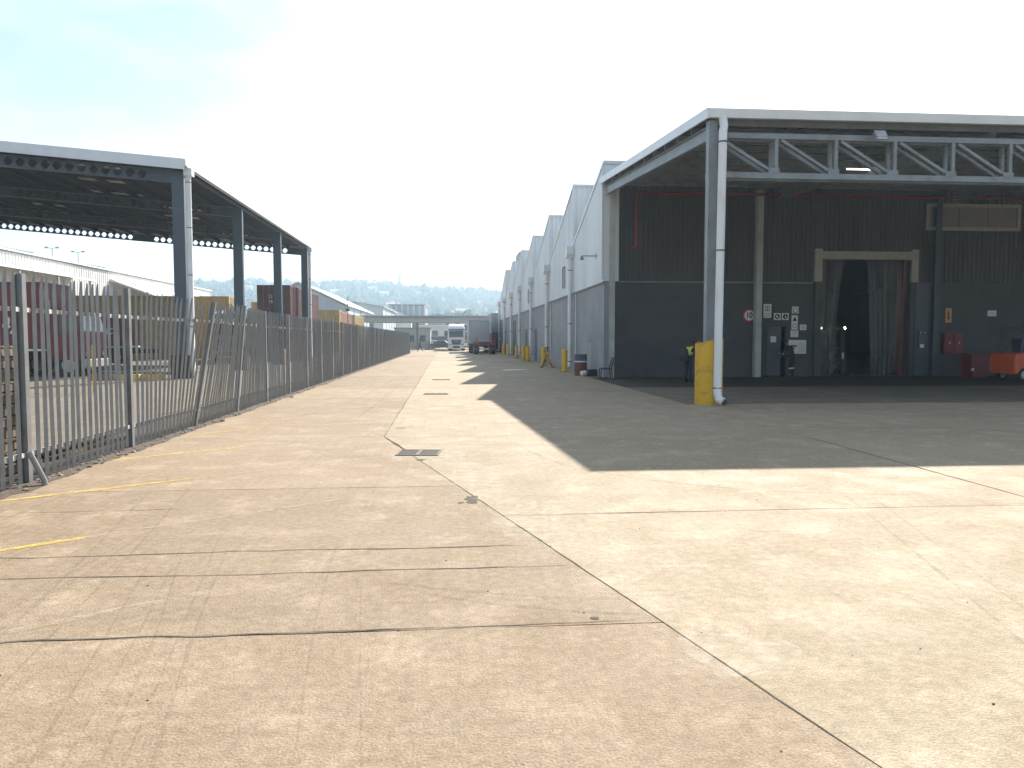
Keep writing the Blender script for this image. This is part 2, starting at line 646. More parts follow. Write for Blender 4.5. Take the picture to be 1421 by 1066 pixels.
def wheel(parent, c, r, w, axis='Y', hub='rim', n=22):
    """tyre with its rim as a sub-part"""
    t = MB()
    h = w / 2
    t.lathe([(r * 0.60, -h * 0.8), (r * 0.86, -h), (r * 0.97, -h * 0.8), (r, -h * 0.4), (r, h * 0.4), (r * 0.97, h * 0.8), (r * 0.86, h), (r * 0.60, h * 0.8)], c, n, axis)
    o = t.build('wheel', 'rubber', parent, smooth=True)
    q = MB()
    q.lathe([(r * 0.59, -h * 0.86), (r * 0.5, -h * 0.80), (r * 0.2, -h * 0.95), (r * 0.2, h * 0.95), (r * 0.5, h * 0.80), (r * 0.59, h * 0.86)], c, 14, axis)
    q.build('rim', hub, o, smooth=True)
    return o


# ================================================================== GROUND
g = MB()
g.bb(-2400, 2400, -300, 2500, -0.60, -0.05)
tag(g.build('ground', 'earth'), kind='structure')

# left road + right apron, cast in bays; the joint runs up the road, then kinks towards the camera
def xj(y):
    if y >= 13.15:
        return -1.15 - 0.30 * (y - 13.15) / 48.0
    return -1.15 + (13.15 - y) * (2.83 / 10.4)


def rough_poly(poly, step=0.35, amp=0.006):
    out = []
    for i, p in enumerate(poly):
        q = poly[(i + 1) % len(poly)]
        L = math.hypot(q[0] - p[0], q[1] - p[1])
        n = max(1, min(24, int(L / step)))
        for k in range(n):
            t = k / n
            x, y = p[0] + (q[0] - p[0]) * t, p[1] + (q[1] - p[1]) * t
            if k:
                dx, dy = (q[1] - p[1]) / L, -(q[0] - p[0]) / L
                a = noise.noise((x * 3.1, y * 3.1, 0.3)) * amp * 1.4
                x, y = x + dx * a, y + dy * a
            out.append((x, y))
    return out


def shrink(poly, d):
    n, out = len(poly), []
    for i in range(n):
        a, b, c = Vector(poly[i - 1]), Vector(poly[i]), Vector(poly[(i + 1) % n])
        e1, e2 = (b - a).normalized(), (c - b).normalized()
        n1, n2 = Vector((-e1.y, e1.x)), Vector((-e2.y, e2.x))
        k = (n1 + n2)
        k = k / max(0.2, k.dot(n1))
        out.append(tuple(b + k * d))
    return out


road = MB()
road.bb(-5.35, 60, -40, 128, -0.045, -0.012)
road_o = tag(road.build('road', 'joint'), kind='structure')


def slab(poly, m, gap=0.005):
    q = rough_poly(shrink(poly, gap))
    s = MB()
    s.prism(q, -0.011, 0.0, 'Z')
    o = s.build('slab', m, road_o)
    return o


ys = [-40, -20, -8, 0.0, 4.32, 8.62, 13.15, 17.5, 21.9, 26.3, 30.7, 35.1, 39.5, 43.9, 48.3, 53, 58, 63, 69, 76, 84, 93, 103, 115, 128]
for i in range(len(ys) - 1):
    a, b = ys[i], ys[i + 1]
    slab([(-5.3, a), (xj(a), a), (xj(b), b), (-5.3, b)], 'road_concrete')
ya = [-40, -20, -6, 1.4, 7.15, 13.15, 19.1, 26.0, 33.0]
for i in range(len(ya) - 1):
    a, b = ya[i], ya[i + 1]
    xs = [None, 6.1, 12.3, 18.5, 24.7, 31, 42, 60]
    for k in range(len(xs) - 1):
        if k == 0:
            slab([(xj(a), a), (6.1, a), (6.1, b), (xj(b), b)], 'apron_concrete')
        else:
            slab([(xs[k], a), (xs[k + 1], a), (xs[k + 1], b), (xs[k], b)], 'dock_shade_concrete' if a > 25 else 'canopy_shade_concrete' if a > 19 else 'apron_concrete')  # slab colour steps darker under the canopy to imitate its shade
ya = [33.0, 39.5, 46, 52.5, 59, 66, 74, 82, 91, 101, 114, 128]
for i in range(len(ya) - 1):
    a, b = ya[i], ya[i + 1]
    slab([(xj(a), a), (3.0, a), (3.0, b), (xj(b), b)], 'apron_concrete')
    slab([(3.0, a), (7.2, a), (7.2, b), (3.0, b)], 'apron_concrete')
fl = MB()
fl.bb(7.2, 46, 33.0, 101.8, -0.011, 0.0)
fl.build('warehouse_floor', 'yard_concrete', road_o)

# sealed cracks: hand-poured bitumen, uneven in width
def seal(p, q, w, name='crack_sealant', seed=0, amp=0.055, m='bitumen', z=0.003):
    s = MB()
    n = max(6, int(math.hypot(q[0] - p[0], q[1] - p[1]) / 0.09))
    d = Vector((q[0] - p[0], q[1] - p[1])).normalized()
    nn = Vector((-d.y, d.x))
    vs, fs = [], []
    for i in range(n + 1):
        t = i / n
        c = Vector(p) * (1 - t) + Vector(q) * t
        c = c + nn * amp * (noise.noise((t * n * 0.06, seed, 0)) + 0.4 * noise.noise((t * n * 0.3, seed, 3)))
        k = w * (0.35 + 0.9 * abs(noise.noise((t * n * 0.11, seed, 7)))) * (0.4 + 0.6 * min(1, 8 * t, 8 * (1 - t)))
        a, b = c + nn * k, c - nn * k
        vs += [(a.x, a.y, z), (b.x, b.y, z)]
        if i:
            fs.append((2 * i - 2, 2 * i - 1, 2 * i + 1, 2 * i))
    s.add(vs, fs)
    return s.build(name, m, road_o, normals=False)


seal((-5.2, 6.03), (0.62, 6.06), 0.014, seed=1)
seal((-5.2, 5.46), (0.85, 5.49), 0.011, seed=2)
seal((-5.2, 4.34), (-0.1, 4.33), 0.017, seed=3)
seal((-0.15, 4.345), (1.1, 4.35), 0.008, seed=4)
seal((xj(2.75), 2.75), (xj(7.0), 7.0), 0.008, seed=5, amp=0.012)
seal((xj(7.0), 7.0), (xj(13.0), 13.0), 0.011, seed=6, amp=0.015)
seal((xj(13.2), 13.2), (xj(40), 40), 0.014, seed=8, amp=0.02)
seal((xj(11.0) + 0.02, 11.0), (xj(13.1), 13.1), 0.03, seed=9, amp=0.02)
seal((6.1, 7.2), (6.14, 12.8), 0.016, seed=10, amp=0.02)
seal((0.5, 7.1), (6.0, 7.2), 0.006, seed=11, amp=0.02)
for (x, y, L, sd_) in ((-1.6, 9.9, 1.4, 20), (-3.0, 12.6, 2.2, 21), (-4.2, 7.6, 1.6, 22), (-0.9, 16.6, 0.9, 23), (0.3, 19.8, 1.2, 24), (-3.5, 16.9, 2.4, 25), (-4.0, 21.7, 3.0, 26)):
    seal((x, y), (x + L, y + 0.06), 0.006, seed=sd_)
# broken-out joint patches
def patch(cx, cy, rx, ry, seed, m='joint', name='broken_patch'):
    s = MB()
    pts = []
    for k in range(22):
        a = 2 * PI * k / 22
        r = 0.65 + 0.55 * noise.noise((math.cos(a) * 2, math.sin(a) * 2, seed))
        pts.append((cx + rx * r * math.cos(a), cy + ry * r * math.sin(a), 0.0035))
    s.add(pts, [tuple(range(22))])
    return s.build(name, m, road_o, normals=False)


patch(0.22, 7.85, 0.10, 0.28, 1, 'bitumen')
patch(0.10, 7.72, 0.05, 0.05, 5, 'bitumen')
patch(-0.42, 10.55, 0.09, 0.12, 2, 'bitumen')
patch(-0.95, 14.4, 0.14, 0.06, 3, 'bitumen')
patch(0.86, 4.42, 0.04, 0.035, 4, 'bitumen')

# painted bay lines at the fence foot and their worn-out tails
def line(p, q, w, m, z=0.0045):
    s = MB()
    d = Vector((q[0] - p[0], q[1] - p[1])).normalized()
    nn = Vector((-d.y, d.x)) * w / 2
    n = 10
    vs, fs = [], []
    for i in range(n + 1):
        c = Vector(p).lerp(Vector(q), i / n)
        vs += [(c.x + nn.x, c.y + nn.y, z), (c.x - nn.x, c.y - nn.y, z)]
        if i:
            fs.append((2 * i - 2, 2 * i - 1, 2 * i + 1, 2 * i))
    s.add(vs, fs)
    return s.build('painted_line', m, road_o, normals=False)


for k in range(4):
    y0 = 5.42 + 2.72 * k
    line((-4.7, y0), (-3.1 - 0.06 * k, y0 + 1.17), 0.075, 'yellow_line')
    line((-3.1 - 0.06 * k, y0 + 1.17), (-0.9, y0 + 2.75), 0.08, 'old_line')
line((-3.4, 3.9), (-1.6, 5.1), 0.08, 'old_line')
line((2.4, 45.2), (6.4, 45.2), 0.12, 'white_line')
ar = MB()
ar.add([(2.9, 40.6, .0045), (4.3, 41.5, .0045), (3.9, 41.9, .0045), (4.4, 42.5, .0045), (2.7, 42.2, .0045), (3.35, 41.75, .0045), (2.75, 41.0, .0045)], [tuple(range(7))])
ar.build('painted_arrow', 'white_line', road_o, normals=False)

# rubber marks: tread-wide smears along the lane and one turning pair
def tyre(pts, w, seed):
    s = MB()
    vs, fs = [], []
    n = 40
    m_ = len(pts) - 1
    P = []
    for i in range(n + 1):
        t = i / n * m_
        k = min(int(t), m_ - 1)
        u = t - k
        p0, p1, p2, p3 = [Vector(pts[max(0, min(m_, k + d))]) for d in (-1, 0, 1, 2)]
        P.append(0.5 * ((2 * p1) + (p2 - p0) * u + (2 * p0 - 5 * p1 + 4 * p2 - p3) * u * u + (3 * p1 - p0 - 3 * p2 + p3) * u ** 3))
    for i, p in enumerate(P):
        d = (P[min(n, i + 1)] - P[max(0, i - 1)]).normalized()
        k = w * (.6 + .5 * noise.noise((i * .3, seed, 0))) * min(1, .15 + 6 * i / n, .15 + 6 * (1 - i / n))
        vs += [(p.x - d.y * k, p.y + d.x * k, .0028), (p.x + d.y * k, p.y - d.x * k, .0028)]
        if i:
            fs.append((2 * i - 2, 2 * i - 1, 2 * i + 1, 2 * i))
    s.add(vs, fs)
    return s.build('tyre_mark', 'tyre_rubber', road_o, normals=False)


for i, (x0, y0, x1, y1, w) in enumerate(((-1.55, 2.5, -2.35, 6.2, .016), (-1.42, 2.4, -2.22, 6.4, .012), (-1.28, 2.5, -2.10, 6.0, .016), (-1.20, 2.5, -1.98, 6.6, .014), (-1.05, 2.4, -1.80, 6.2, .02),
                                         (-0.62, 2.9, -0.95, 6.4, .012), (-0.30, 2.5, -0.62, 5.2, .01), (-2.3, 3.0, -3.3, 8.5, .03), (-2.1, 3.2, -3.0, 9.0, .02), (2.8, 2.6, 4.3, 8.0, .03), (3.1, 2.6, 4.7, 8.4, .02))):
    tyre([(x0, y0), ((x0 + x1) / 2 + .04 * math.sin(i), (y0 + y1) / 2), (x1, y1)], w * 0.8, i)
tyre([(-0.55, 5.25), (0.0, 5.0), (0.6, 4.82), (1.15, 4.72)], .03, 31)
tyre([(-0.2, 4.95), (0.25, 4.72), (0.75, 4.55), (1.2, 4.45)], .035, 32)
tyre([(-3.4, 16), (-2.6, 22), (-2.4, 34)], .05, 33)
tyre([(-2.0, 15), (-1.9, 24), (-1.9, 36)], .05, 34)
tyre([(1.0, 12.4), (1.6, 9.8), (3.2, 8.2), (5.2, 7.7)], .05, 35)


def smear(cx, cy, rx, ry, seed):
    s = MB()
    pts = []
    for k in range(28):
        a = 2 * PI * k / 28
        r = 0.8 + 0.5 * noise.noise((math.cos(a) * 1.6, math.sin(a) * 1.6, seed))
        pts.append((cx + rx * r * math.cos(a), cy + ry * r * math.sin(a), 0.0015))
    s.add(pts, [tuple(range(28))])
    return s.build('cement_smear', 'cement_smear', road_o, normals=False)


smear(-0.25, 11.1, .75, 1.1, 1)
smear(0.35, 9.2, .5, 1.0, 2)
smear(0.75, 7.0, .5, .9, 3)
smear(1.5, 3.9, .35, .5, 4)
smear(-4.2, 7.6, .25, .15, 5)

# left yard
ly = MB()
ly.bb(-95, -5.35, -40, 128, -0.045, 0.0)
tag(ly.build('yard_pavement', 'yard_concrete'), kind='structure')
fy = MB()
fy.bb(-95, 60, 128, 320, -0.045, 0.0)
tag(fy.build('forecourt', 'apron_concrete'), kind='structure')

# dirt strip and rubble along the fence foot
ds = MB()
n = 260
vs, fs = [], []
for i in range(n + 1):
    y = 4.0 + 90.0 * (i / n) ** 1.6
    a = -4.70 + 0.14 * noise.noise((y * 1.3, 0, 1)) + 0.06 * noise.noise((y * 5, 0, 2))
    b = -5.34
    c = -4.98
    vs += [(a, y, 0.0025), (c, y, 0.025 + 0.03 * noise.noise((y * 2, 3, 3))), (b, y, 0.003)]
    if i:
        k = 3 * i
        fs += [(k - 3, k, k + 1, k - 2), (k - 2, k + 1, k + 2, k - 1)]
ds.add(vs, fs)
tag(ds.build('dirt_strip', 'dirt', normals=False), 'brown dirt and grit heaped along the fence foot', 'dirt', kind='stuff')


def ico(sub=1):
    b = bmesh.new()
    bmesh.ops.create_icosphere(b, subdivisions=sub, radius=1)
    v = [tuple(p.co) for p in b.verts]
    f = [tuple(q.index for q in p.verts) for p in b.faces]
    b.free()
    return v, f


IV, IF = ico(1)
rb = MB()
for i in range(900):
    y = 4.5 + 30 * random.random() ** 1.8
    x = -4.93 + random.gauss(0, 0.12)
    r = random.uniform(0.008, 0.040) * (1.4 if random.random() < 0.1 else 1)
    rb.add([(x + p[0] * r * random.uniform(.7, 1.3), y + p[1] * r * random.uniform(.7, 1.4), 0.012 + p[2] * r * 0.6) for p in IV], IF)
tag(rb.build('rubble', 'stone'), 'loose rubble and stones scattered at the fence foot', 'rubble', kind='stuff')
pb = MB()
for i in range(110):
    y = 2.4 + 14 * random.random() ** 1.5
    x = random.uniform(-3.8, 7)
    r = random.uniform(0.002, 0.0065)
    pb.add([(x + p[0] * r * 1.3, y + p[1] * r, 0.003 + p[2] * r * 0.6) for p in IV], IF)
tag(pb.build('grit', 'chassis'), 'dark grit and pebbles strewn over the concrete', 'grit', kind='stuff')

# drain grates let into the apron
def grate(x, y, w, d, cells, label, rz=0.0):
    t = thing('drain_grate', label, 'drain', (x, y, 0), rz, 'drain grates in the roadway')
    p = MB()
    p.bb(-w / 2, w / 2, -d / 2, d / 2, 0.001, 0.004)
    p.build('pit', 'joint', t)
    cw = w / cells
    for c in range(cells):
        x0 = -w / 2 + c * cw
        f = MB()
        for (a, b, e, h) in ((x0, x0 + cw, -d / 2, -d / 2 + .02), (x0, x0 + cw, d / 2 - .02, d / 2), (x0, x0 + .018, -d / 2, d / 2), (x0 + cw - .018, x0 + cw, -d / 2, d / 2)):
            f.bb(a, b, e, h, 0.0042, 0.012)
        fo = f.build('frame', 'stone', t)
        nb = 7
        for k in range(nb):
            q = MB()
            xx = x0 + .03 + (cw - .06) * k / (nb - 1)
            q.bb(xx - .007, xx + .007, -d / 2 + .021, d / 2 - .021, 0.0042, 0.010)
            q.build('bar', 'iron', fo)
    return t


grate(-0.47, 11.2, 0.62, 0.55, 2, 'double iron drain grate beside the kinked joint, nearest of the road drains', R(-6))
grate(-0.45, 23.3, 0.75, 0.5, 2, 'iron drain grate further up the road, second of the road drains')
grate(-0.40, 31.6, 0.75, 0.5, 2, 'small drain grate farthest up the road beside the shadow tips')

# ================================================================== PALISADE FENCE
FX = -4.90
FY0, BAY, NB = 3.42, 2.88, 32
fence = thing('palisade_fence', 'grey galvanised palisade fence with pointed pales along the left side of the road', 'fence', (FX, FY0, 0))
LEAN = {4: 0.43, 5: 0.23, 3: 0.0, 6: -0.01}


def lean(y):
    t = y / BAY
    i = int(math.floor(t))
    a, b = LEAN.get(i, 0.0), LEAN.get(i + 1, 0.0)
    k = t - i
    s = k * k * (3 - 2 * k) if i != 3 else k ** 1.3
    return a + (b - a) * s


def pale_mesh():
    w = 0.040
    out = [(-w, 0.0), (-w * .45, 0.016), (0, 0.004), (w * .45, 0.016), (w, 0.0)]
    loop = [(u, v) for u, v in out] + [(u, v - 0.004) for u, v in reversed(out)]
    rings = [(0.04, 1.0, 0.0), (2.27, 1.0, 0.0), (2.34, 0.66, 0.002), (2.43, 0.06, 0.006)]
    vs, fs = [], []
    n = len(loop)
    for z, s, off in rings:
        vs += [(v + off, u * s, z) for u, v in loop]
    for i in range(len(rings) - 1):
        for k in range(n):
            a, b = i * n + k, i * n + (k + 1) % n
            fs.append((a, b, b + n, a + n))
    fs.append(tuple(range((len(rings) - 1) * n, len(rings) * n)))
    return vs, fs


pv, pf = pale_mesh()
proto_pale = None
NP = 16
pale_list = []
for b in range(NB - 1):
    for k in range(NP):
        pale_list.append((b * BAY + 0.13 + (BAY - 0.26) * (k + 0.5) / NP, b))
far_p = MB()
cnt = 0
for (y, b) in pale_list:
    th = math.atan2(lean(y), 2.4)
    if cnt < 300:
        rx = random.gauss(0, 0.006)
        if proto_pale is None:
            m_ = MB()
            m_.add(pv, pf)
            proto_pale = m_.build('pale', 'galv', fence)
            o = proto_pale
        else:
            o = inst(proto_pale, fence)
        o.location = (0.005, y + random.gauss(0, 0.006), random.gauss(0, 0.012))
        o.rotation_euler = (rx, th + random.gauss(0, 0.004), 0)
    else:
        mt = Matrix.Translation((0.005, y, random.gauss(0, 0.012))) @ Matrix.Rotation(th, 4, 'Y')
        far_p.add([mt @ Vector(p) for p in pv], pf)
    cnt += 1
tag(far_p.build('far_pales', 'galv', fence), kind='stuff')
# posts: rolled H sections, rails: angle iron, one length per bay
pm = MB()
pm.bb(-.055, -.047, -.042, .042, 0, 2.44)
pm.bb(.027, .035, -.042, .042, 0, 2.44)
pm.bb(-.047, .027, -.004, .004, 0, 2.44)
post0 = None
for i in range(NB):
    y = i * BAY
    if post0 is None:
        post0 = pm.build('post', 'galv_post', fence)
        o = post0
    else:
        o = inst(post0, fence)
    o.location = (-0.02, y, random.gauss(0, .01))
    o.rotation_euler = (0, math.atan2(LEAN.get(i, 0), 2.4), PI * 0)
for b in range(NB - 1):
    y0, y1 = b * BAY + .06, (b + 1) * BAY - .06
    for z in (0.34, 2.02):
        r_ = MB()
        n = 6 if b in (2, 3, 4, 5) else 1
        for k in range(n):
            a, c = y0 + (y1 - y0) * k / n, y0 + (y1 - y0) * (k + 1) / n
            xa, xc = lean(a) * z / 2.4 - .012, lean(c) * z / 2.4 - .012
            r_.bar((xa, a, z), (xc, c, z), .006, .05)
            r_.bar((xa - .022, a, z + .025), (xc - .022, c, z + .025), .045, .006)
        r_.build('rail', 'rail_zinc', fence)
st = MB()
st.tube([(-4.80, 9.00, 0.40), (-4.79, 9.01, 0.36), (-4.68, 9.06, 0.06), (-4.67, 9.06, 0.0)], .032, 12)
tag(st.build('stub_pipe', 'galv', smooth=True), 'short bent grey pipe leaning against the foot of the near fence post', 'pipe')

# ================================================================== LEFT CANOPY
LX, LS = -11.35, 0.080
def lz(x):
    return 9.0 + (LX - x) * LS


lc = thing('open_shed', 'large open-sided steel canopy on tall blue-grey columns behind the fence', 'canopy', (LX, 33.7, 0))
OC = (LX, 33.7, 0)
XL = -40.0
rows = [33.7, 42.7, 52.1, 61.6]
for i, y in enumerate(rows):
    for x in (LX - .15, XL + .5):
        c = MB(OC)
        top = lz(x) - .22
        c.bb(x - .25, x + .25, y - .13, y - .115, .0, top)
        c.bb(x - .25, x + .25, y + .115, y + .13, .0, top)
        c.bb(x - .008, x + .008, y - .115, y + .115, .0, top)
        c.bb(x - .25, x - .235, y - .115, y + .115, .0, top)
        c.bb(x + .235, x + .25, y - .115, y + .115, .0, top)
        co = c.build('column', 'steel_blue', lc)
        p = MB(OC)
        p.bb(x - .42, x + .42, y - .34, y + .34, 0, 1.0)
        p.build('plinth', 'chassis' if i == 0 else 'yard_concrete', co, bevel=.04)
    # castellated rafter
    p_, dep = 0.49, 0.47
    bm_ = MB(OC)
    x = LX - .42
    k = 0
    seg = 0
    while x - p_ > XL:
        seg += 1
        x1 = x - p_
        xm = (x + x1) / 2
        zt = [lz(q) - .21 for q in (x, x1)]
        zb = [z - dep for z in zt]
        zc = [(a + b) / 2 for a, b in zip(zt, zb)]
        zmc = sum(zc) / 2
        solid = seg in (1, 2, 24, 25, 26)
        hy = .01
        for yy in (y - hy, y + hy):
            if solid:
                bm_.add([(x, yy, zt[0]), (x1, yy, zt[1]), (x1, yy, zb[1]), (x, yy, zb[0])], [(0, 1, 2, 3)])
            else:
                e, h = .045, .17
                Rr, Ll = (x - e, yy, zmc), (x1 + e, yy, zmc)
                TR, TL = (xm + .075, yy, zmc + h), (xm - .075, yy, zmc + h)
                BR, BL = (xm + .075, yy, zmc - h), (xm - .075, yy, zmc - h)
                bm_.add([(x, yy, zt[0]), (xm, yy, (zt[0] + zt[1]) / 2), (x1, yy, zt[1]), (x1, yy, zc[1]), Ll, TL, TR, Rr, (x, yy, zc[0]),
                         (x1, yy, zb[1]), (xm, yy, (zb[0] + zb[1]) / 2), (x, yy, zb[0]), BL, BR],
                        [(0, 1, 6, 7), (0, 7, 8), (1, 2, 5), (1, 5, 6), (2, 3, 4), (2, 4, 5),
                         (8, 7, 11), (11, 7, 13), (11, 13, 10), (10, 13, 12), (10, 12, 9), (9, 12, 4), (9, 4, 3)])
        x = x1
    for dz in (0.215, .22 + dep):
        bm_.bar((LX - .4, y, lz(LX - .4) - dz), (XL, y, lz(XL) - dz), .2, .03)
    bm_.build('castellated_beam', 'steel_blue', lc)
Y0, Y1 = 33.15, 61.9
pr = MB(OC)
vs, fs = [], []
prof = corr(Y1 - Y0, 0.3, 0.04)
sheet(pr, prof, lambda u, d, w: (w, Y0 + u, lz(w) + .02 + d), lambda u: LX + .25, lambda u: XL)
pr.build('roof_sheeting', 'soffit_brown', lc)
for k in range(22):
    x = LX - .1 - k * 1.32
    if x < XL:
        break
    q = MB(OC)
    q.bb(x - .03, x + .03, Y0, Y1, lz(x) - .20, lz(x) - .01)
    q.build('purlin', 'soffit_brown', lc)
for k in range(16):
    q = MB(OC)
    y = Y0 + 2.3 + (k % 8) * 3.7
    xa = LX - 3 - 9 * (k // 8) - (k % 3) * 1.1
    q.bar((xa, y, lz(xa) + .005), (xa - 2.6, y, lz(xa - 2.6) + .005), .55, .012)
    q.build('skylight_sheet', 'skylight', lc)
q = MB(OC)
q.bar((LX + .30, Y0 - .03, lz(LX + .3) + .02), (XL, Y0 - .03, lz(XL) + .02), .05, .44)
q.build('gable_fascia', 'fascia_white', lc)
q = MB(OC)
q.bar((LX + .30, Y1 + .03, lz(LX + .3) + .02), (XL, Y1 + .03, lz(XL) + .02), .05, .44)
q.build('gable_fascia', 'fascia_white', lc)
q = MB(OC)
q.prism([(LX + .20, lz(LX) + .16), (LX + .36, lz(LX) + .20), (LX + .36, lz(LX) - .06), (LX + .20, lz(LX) - .10)], Y0 - .06, Y1 + .05, 'Y')
q.build('gutter', 'fascia_white', lc)
q = MB(OC)
q.bb(LX - .04, LX + .0, 33.9, Y1 - .1, lz(LX) - .20, lz(LX) - .05)
q.build('eaves_beam', 'steel_blue', lc)
for y in (33.55, 61.3):
    q = MB(OC)
    X = LX + .33
    q.tube([(X, y, lz(LX) - .1), (X, y, lz(LX) - .35), (X - .03, y, lz(LX) - .55), (X - .03, y, .25), (X + .05, y - .05, .1)], .11, 12)
    d_ = q.build('downpipe', 'white_pipe', lc, smooth=True)
    for z in (2.2, 4.4, 6.4, 8.3):
        s = MB(OC)
        s.lathe([(.113, z), (.118, z + .005), (.118, z + .035), (.113, z + .04)], (X - .03, y, 0), 12)
        s.build('strap', 'pipe_strap', d_)
    s = MB(OC)
    s.bb(X - .17, X + .17, y - .17, y + .17, lz(LX) - .42, lz(LX) - .11)
    s.build('rain_hopper', 'white_pipe', d_)

# ================================================================== RIGHT WAREHOUSE
TX, YF, TS, NT = 6.75, 33.0, 10.1, 7
TY = 31.1
YE = TY + TS * NT
XR = 46.0
CB = 4.28
OW = (TX, YF, 0)
wh = thing('warehouse', 'long sawtooth-roofed warehouse with pale ribbed cladding above grey block wall on the right', 'building', OW)


def tz(y):
    k = int((y - TY) / TS + 1e-6)
    return 9.95 - 3.2 * ((y - TY) - k * TS) / TS


for k in range(NT):
    a, b = max(TY + TS * k, YF), TY + TS * (k + 1)
    z0 = TY + TS * k

    def hi(u, a=a, z0=z0):
        return 9.95 - 3.2 * (a + u - z0) / TS
    s = MB(OW)
    sheet(s, corr(b - a, .25, .035), lambda u, d, w, a=a: (TX - .02 - d, a + u, w), lambda u: CB - .06, hi)
    s.build('side_cladding', 'clad_light', wh)
    s = MB(OW)
    s.bar((TX - .045, a - .02, hi(0) + .03), (TX - .045, b - .02, hi(b - a) + .03), .10, .14)
    s.build('rake_flashing', 'fascia_white', wh)
    s = MB(OW)
    s.bb(TX, TX + .23, a, b - .012, 0, CB)
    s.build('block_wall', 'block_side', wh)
    s = MB(OW)
    s.bb(TX + .005, TX + .20, a, b - .012, CB + .002, 6.3)
    s.build('lining', 'clad_dark', wh)
    s = MB(OW)
    s.bb(TX - .075, TX, a, b, CB - .12, CB - .065)
    s.build('drip_flashing', 'steel_grey', wh)
    # roof slope
    s = MB(OW)
    s.prism([(a, hi(0)), (b, hi(b - a)), (b, hi(b - a) - .12), (a, hi(0) - .12)], TX + .01, XR, 'X')
    s.build('roof_slope', 'roof_sheet', wh)
    if k:
        s = MB(OW)
        sheet(s, corr(XR - TX, .27, .045), lambda u, d, w, z0=z0: (TX + u, z0 - .03 - d, w), lambda u: 6.72, lambda u: 9.93)
        s.build('tooth_cladding', 'clad_light', wh)
        s = MB(OW)
        s.bb(TX - .10, XR, z0 - .12, z0 + .06, 9.935, 10.06)
        s.build('ridge_flashing', 'fascia_white', wh)
        s = MB(OW)
        s.bb(TX - .085, TX + .04, z0 - .105, z0 + .03, 6.70, 9.93)
        s.build('corner_flashing', 'fascia_white', wh)
# front return above the canopy and the dock wall under it
s = MB(OW)
s.bb(TX - .07, TX + .62, YF - .09, YF + .02, CB - .05, 9.28)
s.build('corner_flashing', 'clad_light', wh)
s = MB(OW)
s.bb(TX - .08, XR, YF - .16, YF + .12, 9.282, 9.42)
s.build('ridge_flashing', 'fascia_white', wh)
DX0, DX1, DZ = 16.62, 20.77, 5.26
PX0, PX1, PZ = 14.12, 15.10, 2.30


def front_box(x0, x1, z0, z1, name, m, y0=YF, t=.23):
    s = MB(OW)
    s.bb(x0, x1, y0, y0 + t, z0, z1)
    return s.build(name, m, wh)


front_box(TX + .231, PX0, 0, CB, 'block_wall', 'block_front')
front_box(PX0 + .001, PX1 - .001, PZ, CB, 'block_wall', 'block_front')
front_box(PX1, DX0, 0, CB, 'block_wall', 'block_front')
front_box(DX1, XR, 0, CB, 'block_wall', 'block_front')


def front_clad(x0, x1, z0, z1):
    s = MB(OW)
    sheet(s, corr(x1 - x0, .22, .035), lambda u, d, w: (x0 + u, YF - .01 - d, w), lambda u: z0, lambda u: z1)
    s.bb(x0, x1, YF + .002, YF + .06, z0, z1)
    s.build('front_cladding', 'clad_dark', wh)


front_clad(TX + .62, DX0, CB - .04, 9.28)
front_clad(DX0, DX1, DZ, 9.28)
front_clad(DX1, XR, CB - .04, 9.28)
s = MB(OW)
s.bb(TX + .3, DX0 - .4, YF - .075, YF, CB - .10, CB - .042)
s.build('drip_flashing', 'steel_grey', wh)
for x in (13.62, 21.90, 31.2):
    s = MB(OW)
    s.bb(x - .14, x + .14, YF - .36, YF - .345, 0, 8.25)
    s.bb(x - .14, x + .14, YF - .10, YF - .085, 0, 8.25)
    s.bb(x - .008, x + .008, YF - .345, YF - .10, 0, 8.25)
    s.bb(x + .125, x + .14, YF - .345, YF - .10, 0, 8.25)
    s.build('wall_column', 'column_grey' if x < 20 else 'steel_blue', wh)
s = MB(OW)
s.bb(6.86, 7.07, YF - .72, YF - .705, 0, 8.35)
s.bb(6.86, 7.07, YF - .52, YF - .505, 0, 8.35)
s.bb(6.955, 6.975, YF - .705, YF - .52, 0, 8.35)
s.build('corner_column', 'column_grey', wh)
s = MB(OW)
s.bb(6.60, 6.72, YF - .10, YF - .02, 4.3, 9.2)
s.build('corner_trim', 'fascia_white', wh)
# back and right walls close the shell
s = MB(OW)
s.bb(TX + .24, XR, YE - .2, YE, 0, 6.6)
s.build('back_wall', 'block_side', wh)
s = MB(OW)
s.bb(XR, XR + .2, YF, YE, 0, 9.9)
s.build('end_wall', 'clad_dark', wh)
s = MB(OW)
s.bb(TX + .24, XR, YE - .2, YE, 6.6, 6.75)
s.build('back_beam', 'clad_dark', wh)
# dock doorway: cream head and upper jambs, dark lower jambs
s = MB(OW)
s.bb(DX0 - .36, DX0 - .02, YF - .16, YF - .02, CB - .02, 5.72)
s.bb(DX1 + .02, DX1 + .34, YF - .16, YF - .02, CB - .02, 5.72)
s.bb(DX0 - .02, DX1 + .02, YF - .14, YF - .03, DZ, 5.62)
s.build('door_surround', 'cream', wh)
s = MB(OW)
s.bb(DX0 - .3, DX0 - .005, YF - .12, YF - .01, 0, CB - .025)
s.bb(DX1 + .005, DX1 + .25, YF - .12, YF - .01, 0, CB - .025)
s.build('door_jamb', 'dark_steel', wh)
front_box(DX1 + .26, 21.72, .03, CB - .03, 'sliding_door', 'door_blue', YF - .14, .08)
